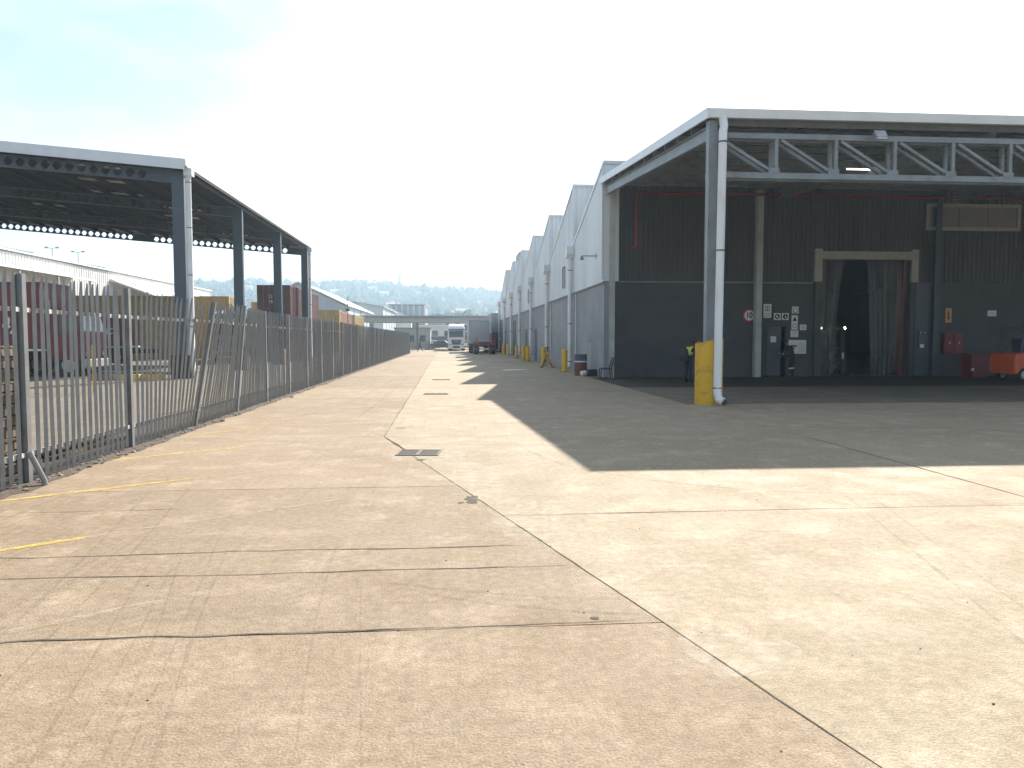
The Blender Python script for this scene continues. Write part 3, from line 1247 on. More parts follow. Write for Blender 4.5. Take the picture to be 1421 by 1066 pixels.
# personnel door, half open frame, dark inside
pdoor = front_box(PX0 + .06, PX1 - .28, .05, PZ - .06, 'personnel_door', 'door_blue', YF + .02, .05)
s = MB(OW)
s.bb(PX0, PX0 + .055, YF - .02, YF + .2, 0, PZ - .001)
s.bb(PX1 - .06, PX1 - .001, YF - .02, YF + .2, 0, PZ - .001)
s.bb(PX0 + .055, PX1 - .06, YF - .02, YF + .2, PZ - .055, PZ - .001)
s.build('door_frame', 'dark_steel', wh)
s = MB(OW)
s.bb(PX0 + .22, PX0 + .48, YF + .012, YF + .019, 1.55, 1.82)
s.build('door_notice', 'sign_white', pdoor)
s = MB(OW)
s.bb(PX1 - .36, PX1 - .31, YF - .04, YF + .019, 1.0, 1.14)
s.build('handle', 'rim', pdoor)
# strip curtain, drawn apart in the middle
for i in range(15):
    x = DX0 + .12 + i * .281
    left = i < 4
    mid = 4 <= i < 8
    if mid:
        continue
    s = MB(OW)
    pull = (-.16 if left else .16) * (1 - abs(i - (3 if left else 8)) / 4.0 if (left or i < 12) else 0)
    vs, fs = [], []
    nseg = 12
    for j in range(nseg + 1):
        z = DZ - .04 - (DZ - .1) * j / nseg
        t = j / nseg
        xx = x + pull * math.sin(min(1, t * 1.3) * PI * .5) * 1.6 + .03 * math.sin(t * 5 + i)
        yy = YF + .12 + .05 * (i % 2) + .06 * math.sin(t * 4 + i * 1.7)
        for (dx, dy) in ((-.16, .0), (-.06, -.02), (.06, -.02), (.16, .0)):
            vs.append((xx + dx, yy + dy, z))
        if j:
            for q in range(3):
                a = (j - 1) * 4 + q
                fs.append((a, a + 1, a + 5, a + 4))
    s.add(vs, fs)
    s.build('curtain_strip', 'pvc_red' if i in (0, 13, 14) else 'pvc', wh, smooth=True, normals=False)
# high clerestory window
wz0, wz1, wx0, wx1 = 6.60, 7.80, 21.45, 25.95
wf = MB(OW)
wf.bb(wx0, wx1, YF - .12, YF - .05, wz0, wz0 + .16)
wf.bb(wx0, wx1, YF - .12, YF - .05, wz1 - .16, wz1)
wf.bb(wx0, wx0 + .16, YF - .118, YF - .052, wz0 + .16, wz1 - .16)
wf.bb(wx1 - .16, wx1, YF - .118, YF - .052, wz0 + .16, wz1 - .16)
wfo = wf.build('window', 'cream', wh)
for k in range(3):
    a = wx0 + .17 + k * (wx1 - wx0 - .34) / 3
    q = MB(OW)
    q.bb(a + .01, a + (wx1 - wx0 - .34) / 3 - .03, YF - .09, YF - .06, wz0 + .17, wz1 - .17)
    q.build('pane', 'pane_brown', wfo)
# rainwater: hoppers at the valleys, white downpipes, straps
for k in range(1, NT + 1):
    y = TY + TS * k - (0.15 if k < NT else .5)
    X = TX - .24
    h = MB(OW)
    h.prism([(y - .30, 6.68), (y + .30, 6.68), (y + .30, 6.28), (y + .14, 6.06), (y - .14, 6.06), (y - .30, 6.28)], X - .24, X + .19, 'X')
    ho = h.build('rain_hopper', 'white_pipe', wh)
    p = MB(OW)
    p.tube([(X, y, 6.10), (X, y, .42), (X - .03, y, .24), (X - .20, y, .10)], .125, 14)
    po = p.build('downpipe', 'white_pipe', wh, smooth=True)
    for z in (.45, 2.5, 5.4):
        q = MB(OW)
        q.lathe([(.127, z), (.135, z + .005), (.135, z + .04), (.127, z + .045)], (X, y, 0), 14)
        q.build('strap', 'pipe_strap', po)
    if k in (1, 2):
        q = MB(OW)
        q.tube([(TX - .05, y - .75, CB - .15), (TX - .05, y - .75, .1)], .035, 8)
        q.build('conduit', 'white_pipe', wh, smooth=True)
# louvres
for (y0, z0, z1) in ((44.0, 4.7, 5.95), (64.0, 4.75, 5.9)):
    f = MB(OW)
    f.bb(TX - .10, TX - .07, y0, y0 + .06, z0, z1)
    f.bb(TX - .10, TX - .07, y0 + .94, y0 + 1.0, z0, z1)
    f.bb(TX - .10, TX - .07, y0 + .06, y0 + .94, z0, z0 + .05)
    f.bb(TX - .10, TX - .07, y0 + .06, y0 + .94, z1 - .05, z1)
    fo = f.build('louvre', 'steel_grey', wh)
    for j in range(8):
        z = z0 + .12 + (z1 - z0 - .24) * j / 7
        q = MB(OW)
        q.bar((TX - .09, y0 + .07, z), (TX - .09, y0 + .93, z), .07, .012, up=(-.5, 0, 1))
        q.build('slat', 'dark_steel', fo)
# side doors
for (y0, w, z0, z1) in ((59.0, 1.0, 0, 2.45), (66.3, 1.6, .9, 2.55), (78.0, 3.0, 0, 3.6), (93.2, 3.2, 0, 3.7)):
    q = MB(OW)
    q.bb(TX - .03, TX - .001, y0, y0 + w, z0, z1)
    d_ = q.build('side_door' if z0 == 0 else 'side_window', 'dark_steel', wh)
    q = MB(OW)
    q.bb(TX - .05, TX - .002, y0 - .07, y0 - .002, z0, z1 + .07)
    q.bb(TX - .05, TX - .002, y0 + w + .002, y0 + w + .07, z0, z1 + .07)
    q.bb(TX - .05, TX - .002, y0 - .002, y0 + w + .002, z1 + .002, z1 + .07)
    q.build('frame', 'steel_grey', d_)
# repaired patches in the block wall
for (y0, w, z0, z1) in ((45.2, 4.6, 2.2, 3.9), (36.0, 3.2, .4, 1.5), (52.5, 3.0, 1.4, 3.2), (71.0, 3.5, .6, 2.6)):
    q = MB(OW)
    q.bb(TX - .005, TX - .001, y0, y0 + w, z0, z1)
    q.build('render_patch', 'patch_grey', wh)
# raised plant box on the roof far back
q = MB(OW)
q.bb(7.6, 12.5, 83.5, 88.0, 9.0, 11.3)
q.build('roof_plant', 'shed_grey', wh)
# bracket lamp on the side wall
wlamp = thing('wall_lamp', 'small lamp on a thin arm reaching out from the pale side cladding', 'lamp', (TX - .06, 34.6, 5.5))
q = MB()
q.tube([(0, 0, 0), (-.68, 0, 0)], .025, 8)
q.build('arm', 'galv', wlamp, smooth=True)
q = MB()
q.box((0.0, 0, 0), (.02, .14, .2))
q.build('wall_plate', 'galv', wlamp)
q = MB()
q.lathe([(.02, .02), (.05, -.02), (.10, -.16), (.09, -.18)], (-.66, 0, 0), 14)
q.build('lamp_shade', 'galv', wlamp, smooth=True)

# ================================================================== LOADING CANOPY (right)
CX, CY = 6.72, 19.3
OCN = (CX, CY, 0)
cn = thing('loading_canopy', 'lean-to loading canopy with white gutter and open steel truss over the dock', 'canopy', OCN)
SL = (8.58 - 7.45) / (YF - CY)


def cz(y):
    return 7.40 + (y - CY) * SL


CXR = 44.0
s = MB(OCN)
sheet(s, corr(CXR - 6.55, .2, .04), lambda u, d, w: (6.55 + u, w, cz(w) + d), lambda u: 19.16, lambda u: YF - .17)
s.build('roof_sheeting', 'soffit_grey', cn)
for k in range(11):
    y = 19.55 + k * 1.3
    s = MB(OCN)
    s.bb(6.66, CXR, y - .035, y + .035, cz(y) - .19, cz(y) - .012)
    s.build('purlin', 'steel_grey', cn)
for x in (6.76, 14.5, 22.6, 31.2):
    s = MB(OCN)
    a, b = (x, 19.45, cz(19.45) - .40), (x, YF - .2, cz(YF - .2) - .40)
    s.bar((a[0], a[1], a[2] + .17), (b[0], b[1], b[2] + .17), .16, .02)
    s.bar((a[0], a[1], a[2] - .17), (b[0], b[1], b[2] - .17), .16, .02)
    s.bar(a, b, .012, .32)
    s.build('rafter', 'steel_grey', cn)
# gutter across the front and the sloping barge board on the road side
s = MB(OCN)
s.prism([(19.02, 7.52), (19.17, 7.52), (19.17, 7.30), (19.06, 7.30)], 6.50, CXR, 'X')
s.build('gutter', 'fascia_white', cn)
s = MB(OCN)
s.bar((6.52, 19.02, cz(19.02) + .02), (6.52, YF - .1, cz(YF - .1) + .02), .05, .26)
s.build('barge_board', 'fascia_white', cn)
# double front truss
for j, ty in enumerate((19.36, 19.66)):
    for (za, zb, nm) in ((6.86, 7.00, 'top_chord'), (5.85, 6.00, 'bottom_chord')):
        s = MB(OCN)
        s.bb(6.70, CXR, ty - .05, ty + .05, za, zb)
        s.build(nm, 'steel_grey', cn)
    x = 6.88
    i = 0
    while x < CXR - 1.5:
        s = MB(OCN)
        s.bb(x + 1.53, x + 1.62, ty - .045, ty + .045, 6.002, 6.858)
        s.build('truss_post', 'steel_grey', cn)
        s = MB(OCN)
        s.bar((x + .10, ty, 6.84), (x + 1.46, ty, 6.04), .07, .075)
        s.build('truss_diagonal', 'steel_grey', cn)
        if j == 0:
            s = MB(OCN)
            s.bb(x + 1.36, x + 1.66, ty - .058, ty - .052, 5.98, 6.12)
            s.build('gusset', 'steel_grey', cn)
        x += 1.61
for x in (CX, 22.6, 38.6):
    s = MB(OCN)
    s.bb(x - .11, x + .11, CY - .12, CY - .105, 0, 7.25)
    s.bb(x - .11, x + .11, CY + .105, CY + .12, 0, 7.25)
    s.bb(x - .006, x + .006, CY - .105, CY + .105, 0, 7.25)
    s.bb(x - .11, x - .098, CY - .105, CY + .105, 0, 7.25)
    s.build('column', 'steel_grey', cn)
    break
s = MB(OCN)
s.bb(CX - .22, CX + .22, CY - .22, CY + .22, 0, .02)
s.build('base_plate', 'steel_grey', cn)
# white downpipe with swan neck and shoe
s = MB(OCN)
px, py = 6.86, 18.80
s.tube([(px + .06, 19.08, 7.32), (px + .06, 18.98, 7.06), (px - .03, py, 6.86), (px - .03, py, 6.6), (px - .08, py - .02, .34), (px - .06, py - .08, .16), (px + .02, py - .20, .10)], [.105] * 7, 14)
dp = s.build('downpipe', 'white_pipe', cn, smooth=True)
for z in (6.6, 3.9, .42):
    q = MB(OCN)
    xx = px - .03 - .05 * (6.6 - z) / 6.3
    q.lathe([(.107, z), (.114, z + .004), (.114, z + .035), (.107, z + .04)], (xx, py - .01, 0), 14)
    q.build('strap', 'pipe_strap', dp)
q = MB(OCN)
q.lathe([(.085, -.004), (.085, .004)], (px + .026, py - .21, .097), 14, 'Y')
q.build('pipe_mouth', 'chassis', dp)
# column guard: yellow rolled plate, open at the back, top cut at a slant
gd = thing('column_guard', 'tall yellow rolled-steel guard wrapped round the canopy column', 'guard', (6.70, 19.2, 0))
s = MB()
vs, fs = [], []
n = 26
for i in range(n + 1):
    a = R(115) + R(310) * i / n
    for r in (.355, .33):
        x, y = r * math.cos(a), r * math.sin(a)
        zt = 1.69 - .13 * max(0, (.35 - x) / .7) ** 2.5
        vs += [(x, y, 0), (x, y, zt)]
    if i:
        b = 4 * i
        fs += [(b - 4, b, b + 1, b - 3), (b - 2, b - 1, b + 3, b + 2), (b - 3, b + 1, b + 3, b - 1)]
fs += [(0, 1, 3, 2), (4 * n, 4 * n + 2, 4 * n + 3, 4 * n + 1)]
s.add(vs, fs)
s.build('guard_plate', 'yellow_guard', gd, smooth=True)
# lights
fld = thing('floodlight', 'small square floodlight hanging at the top of the canopy truss', 'floodlight', (11.05, 18.98, 6.93))
q = MB()
q.box((0, 0, 0), (.30, .10, .24), Matrix.Rotation(R(-35), 3, 'X'))
fo = q.build('housing', 'rim', fld, bevel=.01)
q = MB()
q.box((0, -.05, -.036), (.26, .012, .20), Matrix.Rotation(R(-35), 3, 'X'))
q.build('lens', 'lens', fo)
q = MB()
q.bb(-.02, .02, 0, .36, .10, .13)
q.build('bracket', 'galv', fld)
ft = thing('tube_light', 'lit fluorescent tube under the loading canopy roof', 'light', (14.2, 25.4, 7.50))
q = MB()
q.bb(-.62, .62, -.04, .04, .045, .09)
q.bb(-.02, .02, -.02, .02, .12, .30)
q.build('batten', 'white_pipe', ft)
q = MB()
q.tube([(-.58, 0, 0.02), (.58, 0, 0.02)], .014, 10)
q.build('tube', 'lamp_lit', ft, smooth=True)
# red fire main
fp = thing('fire_pipe', 'red fire main running high along the dock wall with a drop at the corner', 'pipe', (8.05, YF - .45, 5.7))
q = MB((8.05, YF - .45, 5.7))
y = YF - .45
q.tube([(8.05, y, 5.75), (8.05, y, 7.85), (8.08, y, 7.97), (8.2, y, 8.0), (40, y, 8.0)], .055, 12)
q.build('pipe_run', 'red_pipe', fp, smooth=True)
q = MB((8.05, YF - .45, 5.7))
q.tube([(8.05, y, 5.74), (8.0, y, 5.66), (7.86, y + .05, 5.62)], .075, 12)
q.build('elbow', 'red_pipe', fp, smooth=True)
for x in (11, 14.4, 18, 22, 26):
    q = MB((8.05, YF - .45, 5.7))
    q.bb(x - .02, x + .02, y - .07, y + .36, 7.93, 8.07)
    q.build('pipe_clamp', 'red_pipe', fp)

# ================================================================== DOCK WALL SIGNS AND FITTINGS
SY = YF - .012


def plate(x, z, w, h, label, name='wall_sign', cat='sign', m='sign_white', y=SY):
    t = thing(name, label, cat, (x, y, z - h / 2))
    q = MB()
    q.bb(-w / 2, w / 2, -.010, .008, 0, h)
    q.build('plate', m, t)
    return t


def mark(t, name, m, x0, x1, z0, z1):
    q = MB()
    q.bb(x0, x1, -.0145, -.0105, z0, z1)
    return q.build(name, m, t)


def disc(t, name, m, x, z, r, y=-.013, n=24):
    q = MB()
    q.lathe([(r, -.002), (r, .002)], (x, y, z), n, 'Y')
    return q.build(name, m, t)


sp = thing('speed_sign', 'round red-ringed speed limit sign reading 10 on the dock wall', 'sign', (13.31, YF - .05, 2.46))
q = MB()
q.lathe([(.285, -.01), (.285, .01)], (0, 0, .285), 36, 'Y')
q.build('red_ring', 'sign_red', sp)
disc(sp, 'white_face', 'sign_white', 0, .285, .225, -.0135, 36)
text_mesh('10', .36, 'lettering', 'sign_black', sp, (0, -.017, .285), (R(90), 0, 0), .002, bold=.012, sx=.85)

t = plate(14.16, 2.95, .36, .62, 'tall white notice with a pictogram circle beside the wall column')
disc(t, 'pictogram_ring', 'sign_black', 0, .42, .12)
disc(t, 'pictogram_field', 'sign_white', 0, .42, .095, -.0165)
q = MB()
q.bb(-.02, .02, -.021, -.019, .35, .44)
q.lathe([(.025, -.021), (.025, -.019)], (0, 0, .47), 12, 'Y')
q.build('pictogram', 'sign_black', t)
for k in range(3):
    mark(t, 'text_line', 'steel_grey', -.13, .13, .06 + k * .06, .075 + k * .06)
for i, (x, lab) in enumerate(((14.62, 'square mandatory sign with dark round pictogram, left of the pair'), (14.99, 'square mandatory sign with dark round pictogram, right of the pair'))):
    t = plate(x, 2.70, .31, .31, lab)
    disc(t, 'pictogram_disc', 'sign_black', 0, .155, .115)
    q = MB()
    q.bb(-.05 + .03 * i, .02, -.019, -.0165, .10, .21)
    q.bb(-.02, .06, -.019, -.0165, .10, .14)
    q.build('pictogram', 'sign_white', t)
t = plate(15.45, 2.99, .30, .32, 'small square prohibition sign, topmost of the column of signs')
disc(t, 'ring', 'sign_red', 0, .16, .12)
disc(t, 'field', 'sign_white', 0, .16, .09, -.0165)
mark(t, 'caption', 'sign_black', -.13, .13, .012, .035)
t = plate(15.43, 2.44, .29, .64, 'narrow white sign with warning triangle in the column of signs')
q = MB()
q.add([(-.11, -.013, .38), (.11, -.013, .38), (0, -.013, .58)], [(0, 1, 2)])
q.build('triangle', 'sign_black', t)
disc(t, 'ring', 'sign_red', 0, .17, .10)
disc(t, 'field', 'sign_white', 0, .17, .075, -.0165)
mark(t, 'figure', 'sign_black', -.04, .06, .14, .17)
t = plate(15.43, 1.93, .36, .30, 'pale typed notice under the warning triangle sign')
for k in range(5):
    mark(t, 'text_line', 'steel_grey', -.14, .14, .04 + k * .05, .052 + k * .05)
t = plate(15.83, 2.22, .30, .25, 'small white notice to the right of the column of signs')
for k in range(3):
    mark(t, 'text_line', 'steel_grey', -.1, .1, .06 + k * .05, .075 + k * .05)
t = plate(15.58, 1.34, .82, .62, 'wide white information board with red heading beside the dock doorway', 'information_board')
mark(t, 'heading', 'sign_red', -.30, -.02, .30, .40)
mark(t, 'logo', 'sign_red', -.24, -.10, .22, .27)
for k in range(6):
    mark(t, 'text_line', 'steel_grey', 0.02, .36, .10 + k * .075, .115 + k * .075)
t = plate(22.70, 2.77, .30, .66, 'orange fire point sign with black arrow pointing down', m='sign_orange')
mark(t, 'arrow_shaft', 'sign_black', -.03, .03, .18, .52)
q = MB()
q.add([(-.08, -.013, .24), (.08, -.013, .24), (0, -.013, .10)], [(0, 1, 2)])
q.build('arrow_head', 'sign_black', t)
t = plate(24.8, 2.87, .42, .26, 'small grey-white notice on the wall above the orange forklift')
for k in range(2):
    mark(t, 'text_line', 'steel_grey', -.15, .15, .08 + k * .07, .10 + k * .07)
# electrical box on the sliding door's jamb
t = thing('switch_box', 'small grey switch box with indicator lamps beside the sliding door', 'switch box', (21.35, YF - .19, 1.2))
q = MB()
q.bb(-.18, .18, -.06, .03, 0, .9)
q.build('cabinet', 'door_blue', t, bevel=.01)
for k in range(2):
    disc(t, 'indicator', 'sign_white', -.1 + .2 * k, .78, .025, -.065, 12)
q = MB()
q.bb(-.12, .06, -.07, -.062, .1, .26)
q.build('notice', 'sign_white', t)
for i, lab in enumerate(('red fire extinguisher box on the dock wall, left of the two', 'red fire extinguisher box on the dock wall, right of the two')):
    t = thing('extinguisher_box', lab, 'fire box', (22.60 + i * .46, YF - .14, 1.02), 0, 'fire boxes on the dock wall')
    q = MB()
    q.bb(-.215, .215, -.12, .12, 0, .95)
    q.build('cabinet', 'red_box', t, bevel=.015)
    q = MB()
    q.bb(-.18, .18, -.128, -.121, .05, .90)
    d_ = q.build('door', 'red_box', t)
    q = MB()
    q.lathe([(.035, -.002), (.035, .004)], (.03, -.131, .5), 12, 'Y')
    q.build('handle', 'sign_white', d_)
t = thing('red_bin', 'square red bin standing on the dock floor beside the fire boxes', 'bin', (23.12, 31.7, 0))
q = MB()
q.prism([(-.36, 0), (.36, 0), (.42, .98), (-.42, .98)], -.34, .34, 'Y')
q.build('bin_body', 'red_box', t, bevel=.02)
q = MB()
q.bb(-.45, .45, -.38, .38, .981, 1.05)
q.build('lid', 'red_box', t, bevel=.02)
q = MB()
q.bb(-.40, -.28, -.36, -.345, .30, .42)
q.build('sticker', 'sign_white', t)

# ================================================================== YELLOW BOLLARDS ALONG THE WALL
bl = [(5.90, 38.9, 'yellow steel bollard beside the brown drum, nearest along the warehouse wall'),
      (5.85, 47.4, 'yellow bollard just behind the tripod stand'),
      (5.85, 57.2, 'yellow bollard in front of the narrow side door, third along the wall'),
      (5.85, 60.3, 'yellow bollard close behind the third one, fourth along the wall'),
      (5.85, 67.0, 'yellow bollard under the dark side window, fifth along the wall'),
      (5.85, 77.0, 'yellow bollard by the first loading door, sixth along the wall'),
      (5.85, 83.5, 'yellow bollard farthest along the warehouse wall beside the parked trailer')]
for x, y, lab in bl:
    t = thing('bollard', lab, 'bollard', (x, y, 0), random.uniform(0, 6), 'yellow bollards along the warehouse wall')
    q = MB()
    q.lathe([(.155, 0), (.155, 1.12), (.145, 1.15), (.10, 1.17), (.03, 1.175)], n=20)
    q.build('post', 'yellow', t, smooth=True)
    q = MB()
    q.lathe([(.20, 0), (.20, .012), (.165, .02)], n=20)
    q.build('foot_ring', 'chassis', t)

# ================================================================== SMALL THINGS AGAINST THE WALL
t = thing('oil_drum', 'brown rusty drum with dark blue upper band beside the warehouse wall', 'drum', (6.05, 34.9, 0))
q = MB()
q.lathe([(.29, 0), (.30, .02), (.29, .04), (.29, .30), (.305, .32), (.29, .34), (.29, .62)], n=24)
q.build('lower_shell', 'drum_brown', t, smooth=True)
q = MB()
q.lathe([(.292, .62), (.292, .68)], n=24)
q.build('pale_band', 'sign_white', t)
q = MB()
q.lathe([(.29, .68), (.305, .70), (.29, .72), (.29, .96), (.30, .98), (.27, .98), (.265, .93)], n=24)
q.build('upper_shell', 'drum_blue', t, smooth=True)
q = MB()
q.lathe([(.02, .94), (.265, .94)], n=24)
q.build('lid', 'chassis', t)
t = thing('paint_bucket', 'small white-bottomed bucket lying on its side by the drum', 'bucket', (6.05, 34.0, 0.14), R(-60))
q = MB()
q.lathe([(.10, -.16), (.115, -.15), (.14, .16), (.15, .165), (.145, .18), (.12, .175)], (0, 0, 0), 18, 'Y')
q.build('pail', 'sign_white', t, smooth=True)
q = MB()
q.tube([(-.14, .15, 0), (-.12, .24, .05), (0, .28, .07), (.12, .24, .05), (.14, .15, 0)], .006, 6)
q.build('handle', 'galv', t)
t = thing('battery_box', 'black box on the ground between the bucket and the chair', 'box', (6.38, 33.9, 0), R(10))
q = MB()
q.bb(-.22, .22, -.14, .14, 0, .26)
q.build('case', 'black_plastic', t, bevel=.015)
q = MB()
q.bb(-.23, .23, -.15, .15, .261, .32)
q.build('lid', 'chassis', t, bevel=.015)

# chair
t = thing('chair', 'dark stacking chair with thin metal legs against the warehouse corner', 'chair', (6.62, 32.05, 0), R(90))
q = MB()
q.prism([(-.22, .40), (.21, .39), (.24, .44), (.20, .47), (-.20, .46), (-.24, .45)], -.23, .23, 'X')
q.build('seat', 'blue_plastic', t, bevel=.012)
q = MB()
q.prism([(-.27, .52), (-.235, .52), (-.305, .90), (-.34, .90)], -.22, .22, 'X')
q.build('backrest', 'black_plastic', t, bevel=.01)
for sx in (-1, 1):
    q = MB()
    q.tube([(sx * .21, .20, .43), (sx * .22, .24, 0)], .024, 8)
    q.build('leg', 'dark_steel', t, smooth=True)
    q = MB()
    q.tube([(sx * .205, -.33, .87), (sx * .21, -.22, .46), (sx * .22, -.28, 0)], .024, 8)
    q.build('leg', 'dark_steel', t, smooth=True)

# trailer support stand (tripod jack)
t = thing('trailer_stand', 'rusty yellow tripod trailer stand between the first two bollards', 'stand', (5.75, 44.8, 0), R(20))
q = MB()
q.tube([(0, 0, .45), (0, 0, .95)], .055, 12)
q.build('sleeve', 'yellow', t, smooth=True)
q = MB()
q.tube([(0, 0, .95), (0, 0, 1.16)], .035, 10)
sc_ = q.build('screw', 'iron', t, smooth=True)
q = MB()
q.lathe([(.05, 1.16), (.15, 1.19), (.15, 1.22)], n=16)
q.build('head_plate', 'iron', sc_)
q = MB()
q.tube([(-.22, 0, .98), (.22, 0, .98)], .014, 8)
q.build('turning_bar', 'iron', sc_)
for k in range(4):
    a = k * PI / 2 + .4
    q = MB()
    q.bar((.05 * math.cos(a), .05 * math.sin(a), .80), (.48 * math.cos(a), .48 * math.sin(a), .03), .05, .05)
    q.bar((.05 * math.cos(a), .05 * math.sin(a), .47), (.34 * math.cos(a), .34 * math.sin(a), .28), .04, .04)
    lg = q.build('leg', 'yellow_guard' if k % 2 else 'drum_brown', t)
    q = MB()
    q.box((.49 * math.cos(a), .49 * math.sin(a), .012), (.16, .16, .02))
    q.build('foot', 'iron', lg)

# ================================================================== FORKLIFTS
def forklift(label, loc, rz, body, guard, lit=False):
    """local +X is forward (mast end)"""
    t = thing('forklift', label, 'forklift', loc, rz, 'forklifts')
    q = MB()
    q.prism([(-1.05, .42), (-1.10, .75), (-1.02, 1.12), (-.55, 1.18), (-.50, .98), (.20, .92), (.30, .55), (.85, .50), (.85, .28), (-.35, .28), (-.45, .50), (-.80, .52), (-.9, .30)], -.52, .52, 'Y')
    q.build('chassis_body', body, t, bevel=.04)
    q = MB()
    q.prism([(-1.22, .30), (-1.28, .80), (-1.18, 1.10), (-1.04, 1.12), (-1.10, .75), (-1.0, .30)], -.56, .56, 'Y')
    q.build('counterweight', body, t, bevel=.05)
    for x, yy, r, w in ((.55, .48, .34, .24), (.55, -.48, .34, .24), (-.72, .46, .27, .20), (-.72, -.46, .27, .20)):
        wheel(t, (x, yy, r), r, w, 'Y')
    q = MB()
    for yy in (-.47, .47):
        q.tube([(-.85, yy, 1.1), (-.72, yy, 2.05), (-.60, yy, 2.13), (.30, yy, 2.13), (.42, yy, 2.05), (.62, yy, .9)], .035, 8)
    for k in range(6):
        x = -.6 + k * .17
        q.bb(x - .015, x + .015, -.47, .47, 2.11, 2.15)
    q.build('overhead_guard', guard, t, smooth=True)
    q = MB()
    q.prism([(-.45, 1.18), (-.05, 1.18), (-.05, 1.26), (-.38, 1.28), (-.46, 1.72), (-.54, 1.72)], -.24, .24, 'Y')
    q.build('operator_seat', 'black_plastic', t, bevel=.03)
    q = MB()
    q.tube([(.28, 0, .95), (.12, 0, 1.38)], .03, 8)
    q.lathe([(.17, -.015), (.19, 0), (.17, .015)], (.12, 0, 1.40), 18)
    q.build('steering_wheel', 'black_plastic', t, smooth=True)
    ms = MB()
    for yy in (-.30, .30):
        ms.bb(.90, 1.04, yy - .05, yy + .05, .08, 2.25)
        ms.bb(.92, 1.02, yy * .72 - .04, yy * .72 + .04, .10, 2.20)
    for z in (.30, 1.2, 2.15):
        ms.bb(.90, 1.0, -.25, .25, z, z + .09)
    mo = ms.build('mast', 'dark_steel', t)
    for yy in (-.30, .30):
        q = MB()
        q.bb(1.041, 1.048, yy - .05, yy + .05, .55, 1.05)
        q.build('reflector_strip', 'sign_white', mo)
    q = MB()
    for z in (.25, .62):
        q.bb(1.05, 1.10, -.48, .48, z, z + .10)
    for k in range(5):
        yy = -.42 + k * .21
        q.bb(1.055, 1.085, yy - .015, yy + .015, .35, 1.3)
    q.build('carriage', 'dark_steel', t)
    for yy in (-.28, .28):
        q = MB()
        q.bb(1.101, 1.14, yy - .06, yy + .06, .06, .75)
        q.bb(1.141, 2.10, yy - .06, yy + .06, .06, .10)
        q.build('fork', 'iron', t)
    for yy in (-.56, .56):
        q = MB()
        q.lathe([(.02, -.09), (.07, -.04), (.075, .03), (.06, .035)], (.50, yy, 2.22), 14, 'X')
        h = q.build('headlamp', 'dark_steel', t, smooth=True)
        q = MB()
        q.lathe([(.055, 0), (.05, .008)], (.537, yy, 2.22), 14, 'X')
        q.build('lens', 'headlamp_lit' if lit else 'lens', h)
    return t


forklift('dark forklift with lit headlamps inside the curtained doorway', (18.45, 35.75, 0), R(-96), 'dark_steel', 'dark_steel', True)
forklift('orange forklift with dark blue overhead guard under the loading canopy', (23.25, 28.9, 0), R(12), 'orange', 'blue_plastic', False)

# ================================================================== PEOPLE
def skin_body(name, joints, edges, regions, parent):
    """one continuous surface grown round a skeleton; faces take the cloth of the nearest bone"""
    names = list(joints)
    me = bpy.data.meshes.new(name)
    me.from_pydata([joints[k][0] for k in names], [(names.index(a), names.index(b)) for a, b in edges], [])
    o = bpy.data.objects.new(name, me)
    COL.objects.link(o)
    md = o.modifiers.new('skin', 'SKIN')
    md.use_smooth_shade = True
    md.branch_smoothing = 0.4
    if not me.skin_vertices:
        raise RuntimeError('no skin layer')
    sv = me.skin_vertices[0].data
    for i, k in enumerate(names):
        r = joints[k][1]
        sv[i].radius = r if isinstance(r, tuple) else (r, r)
        sv[i].use_root = (k == 'pelvis')
    ss = o.modifiers.new('sub', 'SUBSURF')
    ss.levels = ss.render_levels = 2
    dg = bpy.context.evaluated_depsgraph_get()
    dg.update()
    out = bpy.data.meshes.new_from_object(o.evaluated_get(dg))
    bpy.data.objects.remove(o)
    out.materials.clear()
    ml = []
    for r in regions.values():
        if r not in ml:
            ml.append(r)
    for m_ in ml:
        out.materials.append(MATS[m_])
    segs = [(Vector(joints[a][0]), Vector(joints[b][0]), regions.get((a, b), regions['*'])) for a, b in edges]
    for p in out.polygons:
        c = p.center
        best, bd = None, 1e9
        for a, b, r in segs:
            d = b - a
            t = max(0, min(1, (c - a).dot(d) / max(1e-9, d.length_squared)))
            q = (a + d * t - c).length
            if q < bd:
                bd, best = q, r
        p.material_index = ml.index(best)
        p.use_smooth = True
    ob = bpy.data.objects.new(name, out)
    COL.objects.link(ob)
    ob.parent = parent
    return ob


